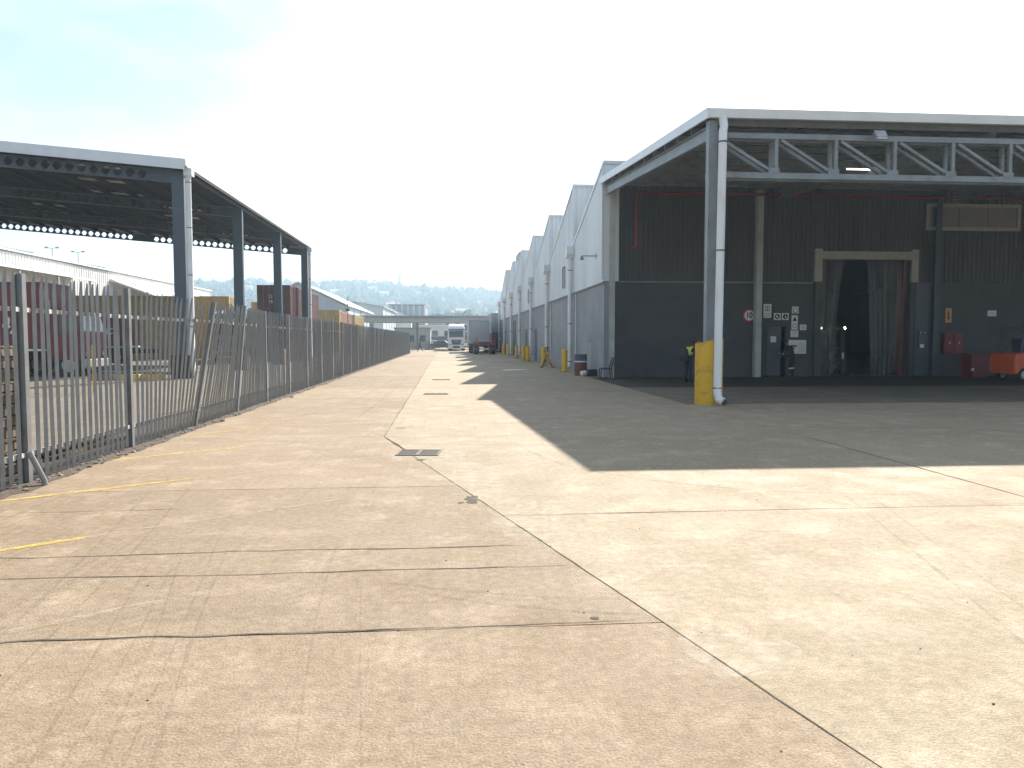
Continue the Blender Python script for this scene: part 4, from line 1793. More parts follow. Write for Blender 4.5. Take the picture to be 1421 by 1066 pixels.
def person(label, loc, rz, J, top, legs, strips=(), hat=None, sc=1.0, vest=None):
    t = thing('person', label, 'person', loc, rz)
    t.scale = (sc, sc, sc)
    base = dict(pelvis=((0, 0, .95), (.15, .11)), waist=((0, 0, 1.08), (.14, .10)), chest=((0, .0, 1.30), (.17, .115)), neck0=((0, 0, 1.47), .065), neck=((0, .01, 1.53), .055),
                head0=((0, .02, 1.60), (.07, .085)), head=((0, .02, 1.68), (.078, .095)), head1=((0, .01, 1.75), (.05, .06)),
                shL=((-.17, 0, 1.42), .07), elL=((-.24, .02, 1.14), .05), wrL=((-.25, .10, .90), .033), haL=((-.25, .13, .82), (.022, .04)),
                shR=((.17, 0, 1.42), .07), elR=((.24, .02, 1.14), .05), wrR=((.25, .10, .90), .033), haR=((.25, .13, .82), (.022, .04)),
                hiL=((-.09, 0, .88), .098), knL=((-.10, .02, .50), .066), anL=((-.10, -.02, .10), .046), foL=((-.11, .05, .045), (.045, .035)), toL=((-.115, .17, .035), (.04, .025)),
                hiR=((.09, 0, .88), .098), knR=((.10, .02, .50), .066), anR=((.10, -.02, .10), .046), foR=((.11, .05, .045), (.045, .035)), toR=((.115, .17, .035), (.04, .025)))
    for k, v in J.items():
        base[k] = (v, base[k][1])
    for s in 'LR':
        w, h = Vector(base['wr' + s][0]), Vector(base['ha' + s][0])
        d = (h - w).normalized()
        side = Vector((1, 0, 0)) if abs(d.x) < .8 else Vector((0, 1, 0))
        side = (side - d * side.dot(d)).normalized()
        bend = d.cross(side)
        for f_ in range(4):
            off = side * (-.027 + .018 * f_)
            L = (.072, .085, .08, .062)[f_]
            base['f%d%s' % (f_, s)] = (tuple(h + off + d * L * .5), .009)
            base['g%d%s' % (f_, s)] = (tuple(h + off + d * L * .9 + bend * .018), .008)
        base['th' + s] = (tuple(w + d * .045 + side * .045), .010)
    edges = [('pelvis', 'waist'), ('waist', 'chest'), ('chest', 'neck0'), ('neck0', 'neck'), ('neck', 'head0'), ('head0', 'head'), ('head', 'head1')]
    reg = {'*': legs, ('pelvis', 'waist'): top, ('waist', 'chest'): vest or top, ('chest', 'neck0'): vest or top,
           ('neck0', 'neck'): 'skin', ('neck', 'head0'): 'skin', ('head0', 'head'): 'skin', ('head', 'head1'): 'skin'}
    for s in 'LR':
        ch = [('chest', 'sh' + s), ('sh' + s, 'el' + s), ('el' + s, 'wr' + s), ('wr' + s, 'ha' + s)]
        edges += ch
        for e, m_ in zip(ch, (vest or top, top, top, 'skin')):
            reg[e] = m_
        for f_ in range(4):
            for e in (('ha' + s, 'f%d%s' % (f_, s)), ('f%d%s' % (f_, s), 'g%d%s' % (f_, s))):
                edges.append(e)
                reg[e] = 'skin'
        edges.append(('wr' + s, 'th' + s))
        reg[('wr' + s, 'th' + s)] = 'skin'
        lg = [('pelvis', 'hi' + s), ('hi' + s, 'kn' + s), ('kn' + s, 'an' + s), ('an' + s, 'fo' + s), ('fo' + s, 'to' + s)]
        edges += lg
        for e, m_ in zip(lg, (legs, legs, legs, 'rubber', 'rubber')):
            reg[e] = m_
    skin_body('body', base, edges, reg, t)
    h = Vector(base['head'][0])
    h1 = Vector(base['head1'][0])
    u = (h1 - h).normalized()
    q = MB()
    rot = u.to_track_quat('Z', 'Y').to_matrix()
    q.lathe([(.098, -.03), (.106, .02), (.096, .07), (.06, .105), (.015, .12)], n=16)
    q.v = [rot @ p + h + Vector((0, -.012, .01)) for p in q.v]
    q.build('hair' if not hat else 'cap', hat or 'hair', t, smooth=True)
    fwd = Vector((0, 1, 0))
    q = MB()
    for sx in (-1, 1):
        q.lathe([(.002, -.008), (.011, 0), (.002, .008)], h + Vector((sx * .032, .093, .005)), 8, 'Y')
    q.build('eyes', 'sign_white', t)
    q = MB()
    q.prism([(.085, .01), (.118, -.028), (.088, -.034)], -.013, .013, 'X')
    q.v = [p + h for p in q.v]
    q.build('nose', 'skin', t)
    for (a, b, f_, r) in strips:
        pa, pb_ = Vector(base[a][0]), Vector(base[b][0])
        c = pa.lerp(pb_, f_)
        d = (pb_ - pa).normalized()
        rx = r if isinstance(r, tuple) else (r, r)
        q = MB()
        q.lathe([(1, -.025), (1.0, .025)], n=18)
        rot = d.to_track_quat('Z', 'Y').to_matrix()
        q.v = [rot @ Vector((p.x * rx[0], p.y * rx[1], p.z)) + c for p in q.v]
        q.f = [f for f in q.f if len(f) == 4]
        q.m = [0] * len(q.f)
        q.build('reflective_band', 'reflective', t, smooth=True)
    return t


# worker in dark overalls, back half turned, at the personnel door
person('person in dark overalls with reflective bands bending by the personnel door', (15.02, 32.25, 0), R(25),
       dict(waist=(0, .04, 1.07), chest=(0, .14, 1.25), neck0=(0, .25, 1.39), neck=(0, .29, 1.43), head0=(0, .34, 1.48), head=(0, .39, 1.54), head1=(0, .42, 1.61),
            shL=(-.17, .19, 1.36), shR=(.17, .19, 1.36), elL=(-.20, .30, 1.10), elR=(.21, .28, 1.09), wrL=(-.15, .44, .93), wrR=(.15, .42, .92), haL=(-.14, .50, .88), haR=(.14, .48, .87),
            knR=(.11, .10, .50), anR=(.10, .03, .10)),
       'cloth_dark', 'cloth_dark', (('elL', 'wrL', .3, .058), ('elR', 'wrR', .3, .058), ('knL', 'anL', .25, .072), ('knR', 'anR', .25, .072)), hat='cloth_dark')
# worker with a hi-vis vest, sitting hunched behind the yellow guard
person('person in dark clothes and yellow-orange safety vest half hidden behind the yellow column guard', (9.28, 29.0, 0), R(-60),
       dict(waist=(0, .03, 1.06), chest=(0, .11, 1.25), neck0=(0, .19, 1.38), neck=(0, .22, 1.42), head0=(0, .27, 1.45), head=(0, .31, 1.51), head1=(0, .33, 1.58),
            shL=(-.17, .13, 1.35), shR=(.17, .13, 1.35), elL=(-.27, .06, 1.10), elR=(.27, .06, 1.10), wrL=(-.16, .22, .98), wrR=(.16, .22, .96), haL=(-.08, .27, .96), haR=(.09, .27, .94)),
       'cloth_dark', 'cloth_dark', (('waist', 'chest', .4, (.19, .14)),), hat='cloth_dark', vest='hivis')
bp_ = thing('backpack', 'dark backpack on the shoulder of the person behind the column guard', 'bag', (9.06, 28.82, .84), R(-60))
q = MB()
q.prism([(-.13, 0), (.13, 0), (.15, .22), (.12, .46), (.0, .52), (-.12, .46), (-.15, .22)], -.11, .11, 'Y')
q.build('pack', 'black_plastic', bp_, bevel=.04)
q = MB()
q.prism([(-.10, .04), (.10, .04), (.10, .22), (-.10, .22)], -.15, -.112, 'Y')
q.build('pocket', 'cloth_dark', bp_, bevel=.015)
# far pedestrian crossing the road
person('person in dark clothes walking across the far end of the road', (-4.15, 104.5, 0), R(75),
       dict(knL=(-.10, .20, .52), anL=(-.10, .26, .12), foL=(-.10, .33, .06), toL=(-.10, .44, .06), knR=(.10, -.08, .50), anR=(.10, -.36, .20), foR=(.10, -.34, .12), toR=(.10, -.26, .05),
            elL=(-.25, -.10, 1.16), wrL=(-.26, -.16, .94), haL=(-.26, -.16, .86), elR=(.25, .10, 1.15), wrR=(.25, .26, .98), haR=(.25, .31, .92)),
       'cloth_navy', 'cloth_dark')

# ================================================================== PALLETS BEHIND THE FENCE
def pallet(label, loc, rz):
    t = thing('pallet', label, 'pallet', loc, rz, 'pallets stacked behind the fence')
    for k in range(5):
        q = MB()
        q.bb(-.6, .6, -.5 + k * .225, -.40 + k * .225, .122, .144)
        q.build('top_plank', 'wood', t)
    for yy in (-.45, 0, .45):
        q = MB()
        q.bb(-.6, .6, yy - .04, yy + .04, .022, .1215)
        q.build('bearer', 'wood', t)
    for xx in (-.52, 0, .52):
        q = MB()
        q.bb(xx - .05, xx + .05, -.5, .5, 0, .0215)
        q.build('bottom_plank', 'wood', t)
    return t


words = ['lowest', 'second lowest', 'third lowest', 'fourth lowest', 'fifth lowest', 'sixth lowest', 'fifth from top', 'fourth from top', 'third from top', 'second from top', 'topmost']
for k in range(11):
    pallet('weathered wooden pallet behind the near fence bay, %s of its stack' % words[k], (-5.92 + random.gauss(0, .025), 9.5 + random.gauss(0, .03), k * .1455), R(90 + random.gauss(0, 1.5)))
t = thing('timber_pile', 'pile of loose dark timber lengths behind the fence foot', 'timber', (-5.70, 12.0, 0))
for k in range(9):
    q = MB()
    x = random.uniform(-.25, .25)
    a = random.uniform(-.12, .12)
    z = .03 + .05 * (k // 4)
    q.bar((x, -1.1 + random.uniform(-.3, .3), z), (x + a, 1.1 + random.uniform(-.3, .4), z + random.uniform(0, .01)), .09, .045)
    q.build('timber', 'wood', t)
# yellow marker post and kerb blocks in the yard
t = thing('marker_post', 'slim yellow post standing alone in the yard behind the fence', 'post', (-11.19, 24.8, 0))
q = MB()
q.tube([(0, 0, 0), (0, 0, 1.46)], .055, 12)
q.build('pole', 'yellow', t, smooth=True)
q = MB()
q.lathe([(.056, 1.46), (.04, 1.49), (.01, 1.50)], n=12)
q.build('cap', 'yellow', t)
for i, (x, lab) in enumerate(((-14.2, 'low kerb block left of the canopy column, leftmost of three'), (-13.3, 'yellow kerb block left of the canopy column, middle of three'), (-12.45, 'yellow-topped kerb block nearest the first canopy column'))):
    t = thing('kerb_block', lab, 'kerb', (x, 32.2 + i * .2, 0), 0, 'kerb blocks by the canopy column')
    q = MB()
    q.prism([(-.15, 0), (.15, 0), (.11, .24), (-.11, .24)], -.5, .5, 'X')
    q.build('block', 'yard_concrete' if i == 0 else 'yellow', t, bevel=.02)
    q = MB()
    q.bb(-.25, .25, -.108, .108, .2415, .25)
    q.build('stripe', 'chassis', t)
kb = MB((-14, 37.5, 0))
kb.bb(-34, -12.2, 37.2, 37.5, 0, .15)
tag(kb.build('kerb', 'yard_concrete', bevel=.02), 'long low concrete kerb under the open shed', 'kerb').location = (-14, 37.5, 0)

# ================================================================== CONTAINERS
def container(label, loc, rz, m, L=12.19, H=2.59, name='shipping_container', group='stacked shipping containers', door_end=-1):
    """long axis local X; door_end -1 puts doors at -X"""
    Wd = 2.44
    t = thing(name, label, 'container', loc, rz, group)
    f = MB()
    for x in (-L / 2, L / 2):
        for y in (-Wd / 2, Wd / 2):
            sx, sy = (1 if x < 0 else -1), (1 if y < 0 else -1)
            f.bb(min(x, x + sx * .16), max(x, x + sx * .16), min(y, y + sy * .16), max(y, y + sy * .16), 0, H)
    for y in (-Wd / 2 + .05, Wd / 2 - .05):
        for z in (.08, H - .06):
            f.bb(-L / 2 + .161, L / 2 - .161, y - .048, y + .048, z - .08, z + .06)
    for x in (-L / 2 + .06, L / 2 - .06):
        for z in (.08, H - .08):
            f.bb(x - .058, x + .058, -Wd / 2 + .161, Wd / 2 - .161, z - .08, z + .08)
    f.build('frame', m, t)
    for y, s in ((-Wd / 2 + .03, -1), (Wd / 2 - .03, 1)):
        q = MB()
        sheet(q, corr(L - .32, .28, .036), lambda u, d, w: (-L / 2 + .16 + u, y - s * d, w), lambda u: .14, lambda u: H - .12)
        q.build('side_panel', m, t)
    q = MB()
    q.bb(-L / 2 + .15, L / 2 - .15, -Wd / 2 + .1, Wd / 2 - .1, H - .05, H - .02)
    q.build('roof', m, t)
    x = -door_end * (L / 2 - .04)
    q = MB()
    sheet(q, corr(Wd - .32, .28, .04), lambda u, d, w: (x + door_end * d, -Wd / 2 + .16 + u, w), lambda u: .16, lambda u: H - .16)
    q.build('end_panel', m, t)
    x = door_end * (L / 2 - .03)
    for s in (-1, 1):
        q = MB()
        q.bb(x - .02, x + .02, min(s * .012, s * 1.05), max(s * .012, s * 1.05), .17, H - .17)
        d = q.build('door', m, t)
        for k in (.3, .75):
            q = MB()
            q.tube([(x + door_end * .05, s * k, .10), (x + door_end * .05, s * k, H - .10)], .018, 8)
            q.build('lock_rod', 'galv', d)
        q = MB()
        q.bb(x + door_end * .06 - .01, x + door_end * .06 + .01, min(s * .28, s * .78), max(s * .28, s * .78), 1.1, 1.14)
        q.build('handle', 'galv', d)
    return t


# tan stacks seen side-on between the canopy columns
container('tan shipping container, lower one of the long stack behind the red truck', (-28.4, 65.2, 0.02), 0, 'tan', door_end=1)
container('tan shipping container, upper one of the long stack behind the red truck', (-28.4, 65.2, 2.62), 0, 'tan', door_end=1)
container('short tan container, lower one of the stack right of the first canopy column', (-22.8, 71.2, 0.02), 0, 'tan', 6.06, 2.75, door_end=1)
container('short tan container, upper one of the stack right of the first canopy column', (-22.8, 71.2, 2.78), 0, 'tan', 6.06, 2.75, door_end=1)
# maroon stack seen end-on
container('dark maroon container, lower one of the tall stack seen end-on', (-13.15, 64.2, 0.02), R(90), 'maroon', 12.19, 2.85)
cm_ = container('dark maroon container with faint white markings, upper one of the tall stack seen end-on', (-13.15, 64.2, 2.88), R(90), 'maroon', 12.19, 2.85)
for k, s in enumerate(('22', '45')):
    text_mesh(s, .34, 'marking', 'sign_white', cm_, (-6.10, .25 - k * .02, 2.0 - k * .4), (R(90), 0, R(-90)), .002)
container('ochre container standing end-on behind the maroon stack, upper one', (-19.3, 83.5, 2.78), R(90), 'tan', 6.06, 2.75)
container('ochre container standing end-on behind the maroon stack, lower one', (-19.3, 83.5, 0.02), R(90), 'tan', 6.06, 2.75)
container('tan container stack right of the fourth column, upper container', (-19.4, 94.0, 2.62), 0, 'tan')
container('tan container stack right of the fourth column, lower container', (-19.4, 94.0, 0.02), 0, 'tan')
container('brown container peeking out right of the tan stack, upper one', (-15.1, 103.0, 2.62), R(90), 'brown_cont')
container('brown container peeking out right of the tan stack, lower one', (-15.1, 103.0, 0.02), R(90), 'brown_cont')
container('ochre container behind the brown one, rightmost over the fence', (-15.0, 117.5, 2.62), R(90), 'tan')
container('ochre container under the rightmost ochre one over the fence', (-15.0, 117.5, 0.02), R(90), 'tan')
# by the warehouse's far end
container('grey container stacked on a red one past the warehouse end', (6.75, 108.3, 2.62), R(90), 'grey_cont')
cr_ = container('red container on the ground under a grey one past the warehouse end', (6.75, 108.3, 0.02), R(90), 'truck_red')
q = MB()
q.bb(-6.14, -6.13, -.5, .35, 1.55, 1.85)
q.build('marking', 'sign_white', cr_)

# ================================================================== TRUCKS
def red_truck(label, loc, rz, box_l, text, tsize, tx, box_top=4.2, cab=True, tzc=2.5):
    """local +X forward; cargo box behind the cab, text on the -Y side"""
    t = thing('truck', label, 'truck', loc, rz)
    bx0 = -box_l
    q = MB()
    q.bb(bx0, 0, -1.25, 1.25, 1.25, box_top)
    bo = q.build('cargo_box', 'truck_red', t, bevel=.03)
    q = MB()
    q.bb(bx0 - .01, .01, -1.262, 1.262, 1.16, 1.249)
    q.build('side_rail', 'sign_white', t)
    for k in range(int(box_l / 2.4)):
        q = MB()
        x = bx0 + 1.2 + k * 2.4
        q.bb(x - .02, x + .02, -1.258, -1.2505, 1.3, box_top - .06)
        q.build('panel_seam', 'truck_red', bo)
    text_mesh(text, tsize, 'lettering', 'sign_white', bo, (tx, -1.262, tzc), (R(90), 0, 0), .003, .2, .012, .8)
    q = MB()
    for yy in (-.45, .45):
        q.bb(bx0 + .2, 1.5, yy - .05, yy + .05, .78, 1.05)
    for k in range(5):
        x = bx0 + 1 + k * (box_l / 5)
        q.bb(x - .05, x + .05, -1.1, 1.1, 1.06, 1.155)
    q.build('chassis_frame', 'chassis', t)
    q = MB()
    q.bb(-3.4, -2.0, -1.18, -.75, .45, .95)
    q.build('fuel_tank', 'rim', t, bevel=.06)
    if cab:
        q = MB()
        q.prism([(.2, .75), (.2, 2.9), (.4, 3.05), (1.35, 2.98), (1.58, 2.0), (1.62, .75)], -1.15, 1.15, 'Y')
        co = q.build('cab', 'truck_red', t, bevel=.05)
        q = MB()
        q.prism([(.62, 1.95), (.66, 2.72), (1.28, 2.70), (1.46, 1.95)], -1.165, -1.1505, 'Y')
        q.build('side_window', 'glass', co)
        q = MB()
        q.add([(1.40, -1.0, 2.86), (1.40, 1.0, 2.86), (1.60, 1.0, 2.04), (1.60, -1.0, 2.04)], [(0, 1, 2, 3)])
        q.build('windscreen', 'glass', co)
        q = MB()
        q.bb(.45, .55, -1.168, -1.152, 1.0, 1.85)
        q.build('door_step', 'chassis', co)
        q = MB()
        q.bb(1.60, 1.80, -1.17, 1.17, .42, .80)
        q.build('bumper', 'rim', t, bevel=.04)
        for yy in (-.8, .8):
            q = MB()
            q.lathe([(.14, -.03), (.14, .02), (.10, .03)], (1.64, yy, 1.02), 14, 'X')
            q.build('headlight', 'lens', t)
        q = MB()
        q.bb(1.42, 1.52, -1.45, -1.30, 1.95, 2.55)
        q.tube([(1.42, -1.15, 2.5), (1.47, -1.36, 2.5)], .015, 6)
        q.build('mirror', 'black_plastic', t)
        q = MB()
        q.tube([(.1, -.95, .9), (.1, -.95, 3.4)], .07, 10)
        q.build('exhaust_stack', 'rim', t, smooth=True)
        for yy in (-1.0, 1.0):
            wheel(t, (.95, yy, .52), .52, .3)
    for x in (bx0 + 1.4, bx0 + 2.7, -1.3):
        for yy in (-.98, .98):
            wheel(t, (x, yy, .52), .52, .55)
    return t


red_truck('red truck with white italic letters ay on its box under the open shed', (-17.9, 36.3, 0), 0, 9.5, 'ay', 1.05, -1.38)
red_truck('smaller red box truck with white lettering ics behind the first red truck', (-20.7, 51.25, 0), 0, 6.5, 'ics', .8, -.75, 3.15, cab=False, tzc=2.25)

# tractor units facing the camera: local -Y is forward
def tractor(label, loc, rz, m, box_m, box_l=12.5, box_h=3.6):
    t = thing('lorry', label, 'truck', loc, rz)
    q = MB()
    q.prism([(-.02, .95), (-.10, 1.9), (.05, 2.95), (.25, 3.35), (2.1, 3.45), (2.1, .95)], -1.22, 1.22, 'X')
    c = q.build('cab', m, t, bevel=.07)
    q = MB()
    q.prism([(.25, 3.36), (.55, 3.62), (2.1, 3.92), (2.1, 3.46)], -1.1, 1.1, 'X')
    q.build('roof_deflector', m, t, bevel=.05)
    q = MB()
    q.add([(-1.05, -.115, 1.98), (1.05, -.115, 1.98), (1.0, .035, 2.88), (-1.0, .035, 2.88)], [(0, 1, 2, 3)])
    q.build('windscreen', 'glass', c)
    q = MB()
    q.prism([(-.42, .03), (-.02, .03), (-.02, .25), (-.36, .22)], -1.15, 1.15, 'X')
    q.v = [p + Vector((0, 0, 2.95)) for p in q.v]
    q.build('sun_visor', 'truck_white' if m != 'truck_white' else 'glass', c)
    q = MB()
    q.prism([(-.75, 1.62), (.75, 1.62), (.55, .92), (-.55, .92)], -.14, -.06, 'Y')
    gr = q.build('grille', 'black_plastic', t)
    for k in range(4):
        q = MB()
        z = 1.02 + k * .16
        q.bb(-.5, .5, -.16, -.141, z, z + .035)
        q.build('slat', 'rim', gr)
    q = MB()
    q.prism([(-.16, .30), (-.18, .88), (.5, .92), (.5, .30)], -1.22, 1.22, 'X')
    b = q.build('bumper', m, t, bevel=.05)
    q = MB()
    q.bb(-.5, .5, -.20, -.181, .42, .72)
    q.build('air_intake', 'black_plastic', b)
    q = MB()
    q.bb(-.26, .26, -.215, -.202, .32, .42)
    q.build('number_plate', 'sign_white', b)
    for s in (-1, 1):
        q = MB()
        q.prism([(s * .72, .55), (s * 1.16, .60), (s * 1.18, .84), (s * .78, .80)], -.205, -.181, 'Y')
        q.build('headlight', 'lens', t)
        q = MB()
        q.bb(min(s * 1.32, s * 1.50), max(s * 1.32, s * 1.50), -.05, .12, 1.95, 2.75)
        q.bb(min(s * 1.20, s * 1.34), max(s * 1.20, s * 1.34), .02, .06, 2.70, 2.74)
        q.build('mirror', 'black_plastic', t, bevel=.03)
        wheel(t, (s * 1.02, 1.25, .52), .52, .34, 'X')
        wheel(t, (s * .98, 4.6, .52), .52, .55, 'X')
        for k in range(3):
            wheel(t, (s * .98, 2.6 + box_l - 1.5 - 1.35 * k, .52), .52, .5, 'X')
    q = MB()
    q.bb(-.45, .45, .4, 6.0, .70, .98)
    q.build('chassis_frame', 'chassis', t)
    q = MB()
    q.bb(-1.26, 1.26, 2.6, 2.6 + box_l, 1.12, box_h)
    q.build('trailer_box', box_m, t, bevel=.04)
    return t


tractor('white lorry facing the camera under the gate canopy', (0.85, 110.0, 0), R(-1), 'truck_white', 'tarp_grey')
tractor('blue-grey lorry parked among the containers behind the leaning fence bay', (-16.6, 58.5, 0), R(8), 'truck_blue', 'tarp_grey', 6.0, 3.0)

# grey tarpaulin trailer parked ahead of the red flatbed
t = thing('tarpaulin_trailer', 'tall grey tarpaulin trailer parked ahead of the red flatbed', 'trailer', (3.55, 93.0, 0))
q = MB()
q.bb(-1.25, 1.25, 0, 11.5, 1.15, 3.95)
bo = q.build('tarpaulin', 'tarp_grey', t, bevel=.05)
q = MB()
for s in (-1, 1):
    q.bb(s * 1.22 - .04, s * 1.22 + .04, -.03, -.002, 1.1, 3.98)
q.bb(-1.18, 1.18, -.03, -.002, 3.88, 3.98)
q.build('rear_frame', 'steel_grey', t)
q = MB()
q.bb(-1.2, 1.2, .02, 11.4, .90, 1.145)
q.build('chassis_frame', 'chassis', t)
for k in range(3):
    for s in (-1, 1):
        wheel(t, (s * .95, 1.5 + 1.35 * k, .52), .52, .5, 'X')

# red flatbed trailer, rear end towards the camera
t = thing('flatbed_trailer', 'empty red flatbed trailer parked by the warehouse wall, rear towards the camera', 'trailer', (3.80, 84.0, 0), R(-1))
q = MB()
for s in (-1, 1):
    q.bb(s * .5 - .08, s * .5 + .08, .1, 8.4, .95, 1.30)
for k in range(7):
    q.bb(-1.22, 1.22, .1 + k * 1.3, .28 + k * 1.3, 1.302, 1.42)
for s in (-1, 1):
    q.bb(s * 1.22 - .05, s * 1.22 + .05, .29, 8.4, 1.25, 1.46)
q.build('deck_frame', 'flatbed_red', t)
q = MB()
q.bb(-1.25, 1.25, -.08, .09, 1.05, 1.45)
q.build('rear_beam', 'flatbed_red', t, bevel=.02)
q = MB()
q.bb(-1.2, 1.2, -.16, -.04, .52, .70)
bu = q.build('rear_bumper', 'flatbed_red', t)
q = MB()
q.bb(-.45, .45, -.19, -.162, .54, .68)
q.build('number_plate', 'sign_white', bu)
for s in (-1, 1):
    q = MB()
    q.bb(s * .85 - .22, s * .85 + .22, -.11, -.082, 1.14, 1.32)
    q.build('tail_light', 'tail_red', t)
    q = MB()
    q.bb(s * .9 - .28, s * .9 + .28, .22, .24, .30, .98)
    q.build('mud_flap', 'rubber', t)
    for k in range(2):
        wheel(t, (s * .92, .95 + 1.35 * k, .52), .52, .56, 'X')
q = MB()
q.bb(-.9, .8, .4, 2.4, 1.43, 1.49)
q.build('headboard_sheet', 'sign_white', t)
q = MB()
for s in (-1, 1):
    q.bar((s * .9, .2, 1.44), (s * .85, .2, 1.95), .07, .07)
q.build('stake', 'flatbed_red', t)

# ================================================================== GATE CANOPY AND FORECOURT
t = thing('gate_canopy', 'low flat gate canopy spanning the far end of the road', 'canopy', (-4, 131, 0))
q = MB((-4, 131, 0))
q.prism([(-15.7, 5.62), (8.6, 5.62), (8.6, 5.35), (-15.3, 5.35)], 127, 136, 'Y')
q.build('roof_edge', 'canopy_green', t)
q = MB((-4, 131, 0))
q.prism([(-15.2, 5.345), (8.5, 5.345), (8.5, 4.55), (-14.6, 4.55)], 127.3, 135.7, 'Y')
q.build('fascia', 'canopy_soffit', t)
for x in (-13.4, -5.6, 3.6):
    q = MB((-4, 131, 0))
    q.bb(x - .18, x + .18, 130, 130.4, 0, 4.54)
    q.build('column', 'steel_grey', t)
for x in (-13.0, -6.0):
    q = MB((-4, 131, 0))
    q.bb(x - .35, x + .35, 127.0, 127.29, 3.4, 4.5)
    q.build('sign_box', 'shed_grey', t)

gh = thing('gatehouse', 'small grey gatehouse under the far canopy', 'building', (-6.8, 140, 0))
q = MB((-6.8, 140, 0))
q.bb(-10, -3.6, 138, 143, 0, 3.6)
q.build('wall', 'shed_blue', gh)
q = MB((-6.8, 140, 0))
q.bb(-10.2, -3.4, 137.8, 143.2, 3.6, 3.8)
q.build('roof', 'shed_grey', gh)
for x in (-9, -7, -5):
    q = MB((-6.8, 140, 0))
    q.bb(x - .5, x + .5, 137.96, 137.999, 1.2, 2.4)
    w = q.build('window', 'glass', gh)
    q = MB((-6.8, 140, 0))
    q.bb(x - .56, x + .56, 137.93, 137.998, 1.12, 1.19)
    q.build('sill', 'sign_white', w)


def car(label, loc, rz, m):
    t = thing('parked_car', label, 'car', loc, rz, 'cars parked beyond the gate')
    q = MB()
    q.prism([(-2.1, .35), (-2.15, .75), (-1.9, .95), (-1.3, 1.0), (-.75, 1.42), (.65, 1.45), (1.25, 1.02), (1.95, .88), (2.15, .65), (2.15, .35)], -.84, .84, 'Y')
    b = q.build('body', m, t, bevel=.08)
    for s in (-1, 1):
        q = MB()
        y = s * .845
        q.add([(-1.15, y, 1.0), (-.72, y, 1.36), (.0, y, 1.38), (.0, y, 1.0)], [(0, 1, 2, 3)])
        q.add([(.08, y, 1.0), (.08, y, 1.38), (.60, y, 1.38), (1.1, y, 1.02)], [(0, 1, 2, 3)])
        q.build('side_window', 'glass', b)
        for x in (-1.3, 1.3):
            wheel(t, (x, s * .74, .32), .32, .2)
        q = MB()
        q.bb(2.13, 2.16, s * .6 - .14, s * .6 + .14, .62, .76)
        q.build('headlight', 'lens', t)
    q = MB()
    q.add([(.67, -.7, 1.42), (.67, .7, 1.42), (1.24, .74, 1.03), (1.24, -.74, 1.03)], [(0, 1, 2, 3)])
    q.v = [p + Vector((.012, 0, .012)) for p in q.v]
    q.build('windscreen', 'glass', b)
    return t


car('dark blue car parked beyond the gate, leftmost beside the fence end', (-9.2, 133, 0), R(4), 'blue_plastic')
car('dark car parked beyond the gate beside the barrier base', (-1.6, 137.5, 0), R(-6), 'steel_blue')
car('white car parked beyond the gate left of the white lorry', (-3.6, 148, 0), R(10), 'truck_white')
car('white car half hidden behind the white lorry', (3.4, 146, 0), R(2), 'truck_white')
t = thing('barrier_base', 'small grey concrete barrier base standing in the road before the gate', 'barrier', (-3.35, 121, 0))
q = MB()
q.lathe([(.75, 0), (.72, .2), (.35, .45), (.22, 1.0), (.2, 1.25)], n=16)
q.build('base', 'stone', t, smooth=True)
q = MB()
q.lathe([(.24, 1.25), (.24, 1.4)], n=16)
q.build('cap', 'steel_grey', t)
bw = thing('boundary_wall', 'dark blue-grey boundary wall across the road beyond the gate', 'wall', (0, 156, 0))
for k in range(9):
    q = MB((0, 156, 0))
    q.bb(-14 + k * 4.5, -9.56 + k * 4.5, 155.9, 156.1, 0, 2.3)
    q.build('wall_panel', 'steel_blue', bw)
    q = MB((0, 156, 0))
    q.bb(-14.1 + k * 4.5 - .1, -14 + k * 4.5 + .1, 155.8, 155.89, 0, 2.5)
    q.build('pier', 'shed_grey', bw)

# ================================================================== FAR SHEDS
def shed(name, label, x0, x1, y0, y1, zl, zr, zp, xp, wall, roof, rib=1.0, lit=None):
    """gabled shed, ridge along Y at xp; zl/zr eaves"""
    o = ((x0 + x1) / 2, y0, 0)
    t = thing(name, label, 'building', o)
    q = MB(o)
    q.prism([(x0, 0), (x1, 0), (x1, zr), (xp, zp), (x0, zl)], y0, y1, 'Y')
    q.build('wall', wall, t)
    q = MB(o)
    q.prism([(xp, zp + .05), (x1 + .4, zr - .02), (x1 + .4, zr + .18), (xp, zp + .25)], y0 - .4, y1 + .4, 'Y')
    q.build('roof', roof, t)
    q = MB(o)
    q.prism([(x0 - .4, zl - .02), (xp - .001, zp + .05), (xp - .001, zp + .25), (x0 - .4, zl + .18)], y0 - .4, y1 + .4, 'Y')
    q.build('roof', roof, t)
    n = int((y1 - y0) / 8)
    for k in range(n + 1):
        y = y0 + (y1 - y0) * k / n
        q = MB(o)
        q.bb(x1 - .05, x1 + .12, y - .12, y + .12, 0, zr - .1)
        q.build('pilaster', wall, t)
    return t, o


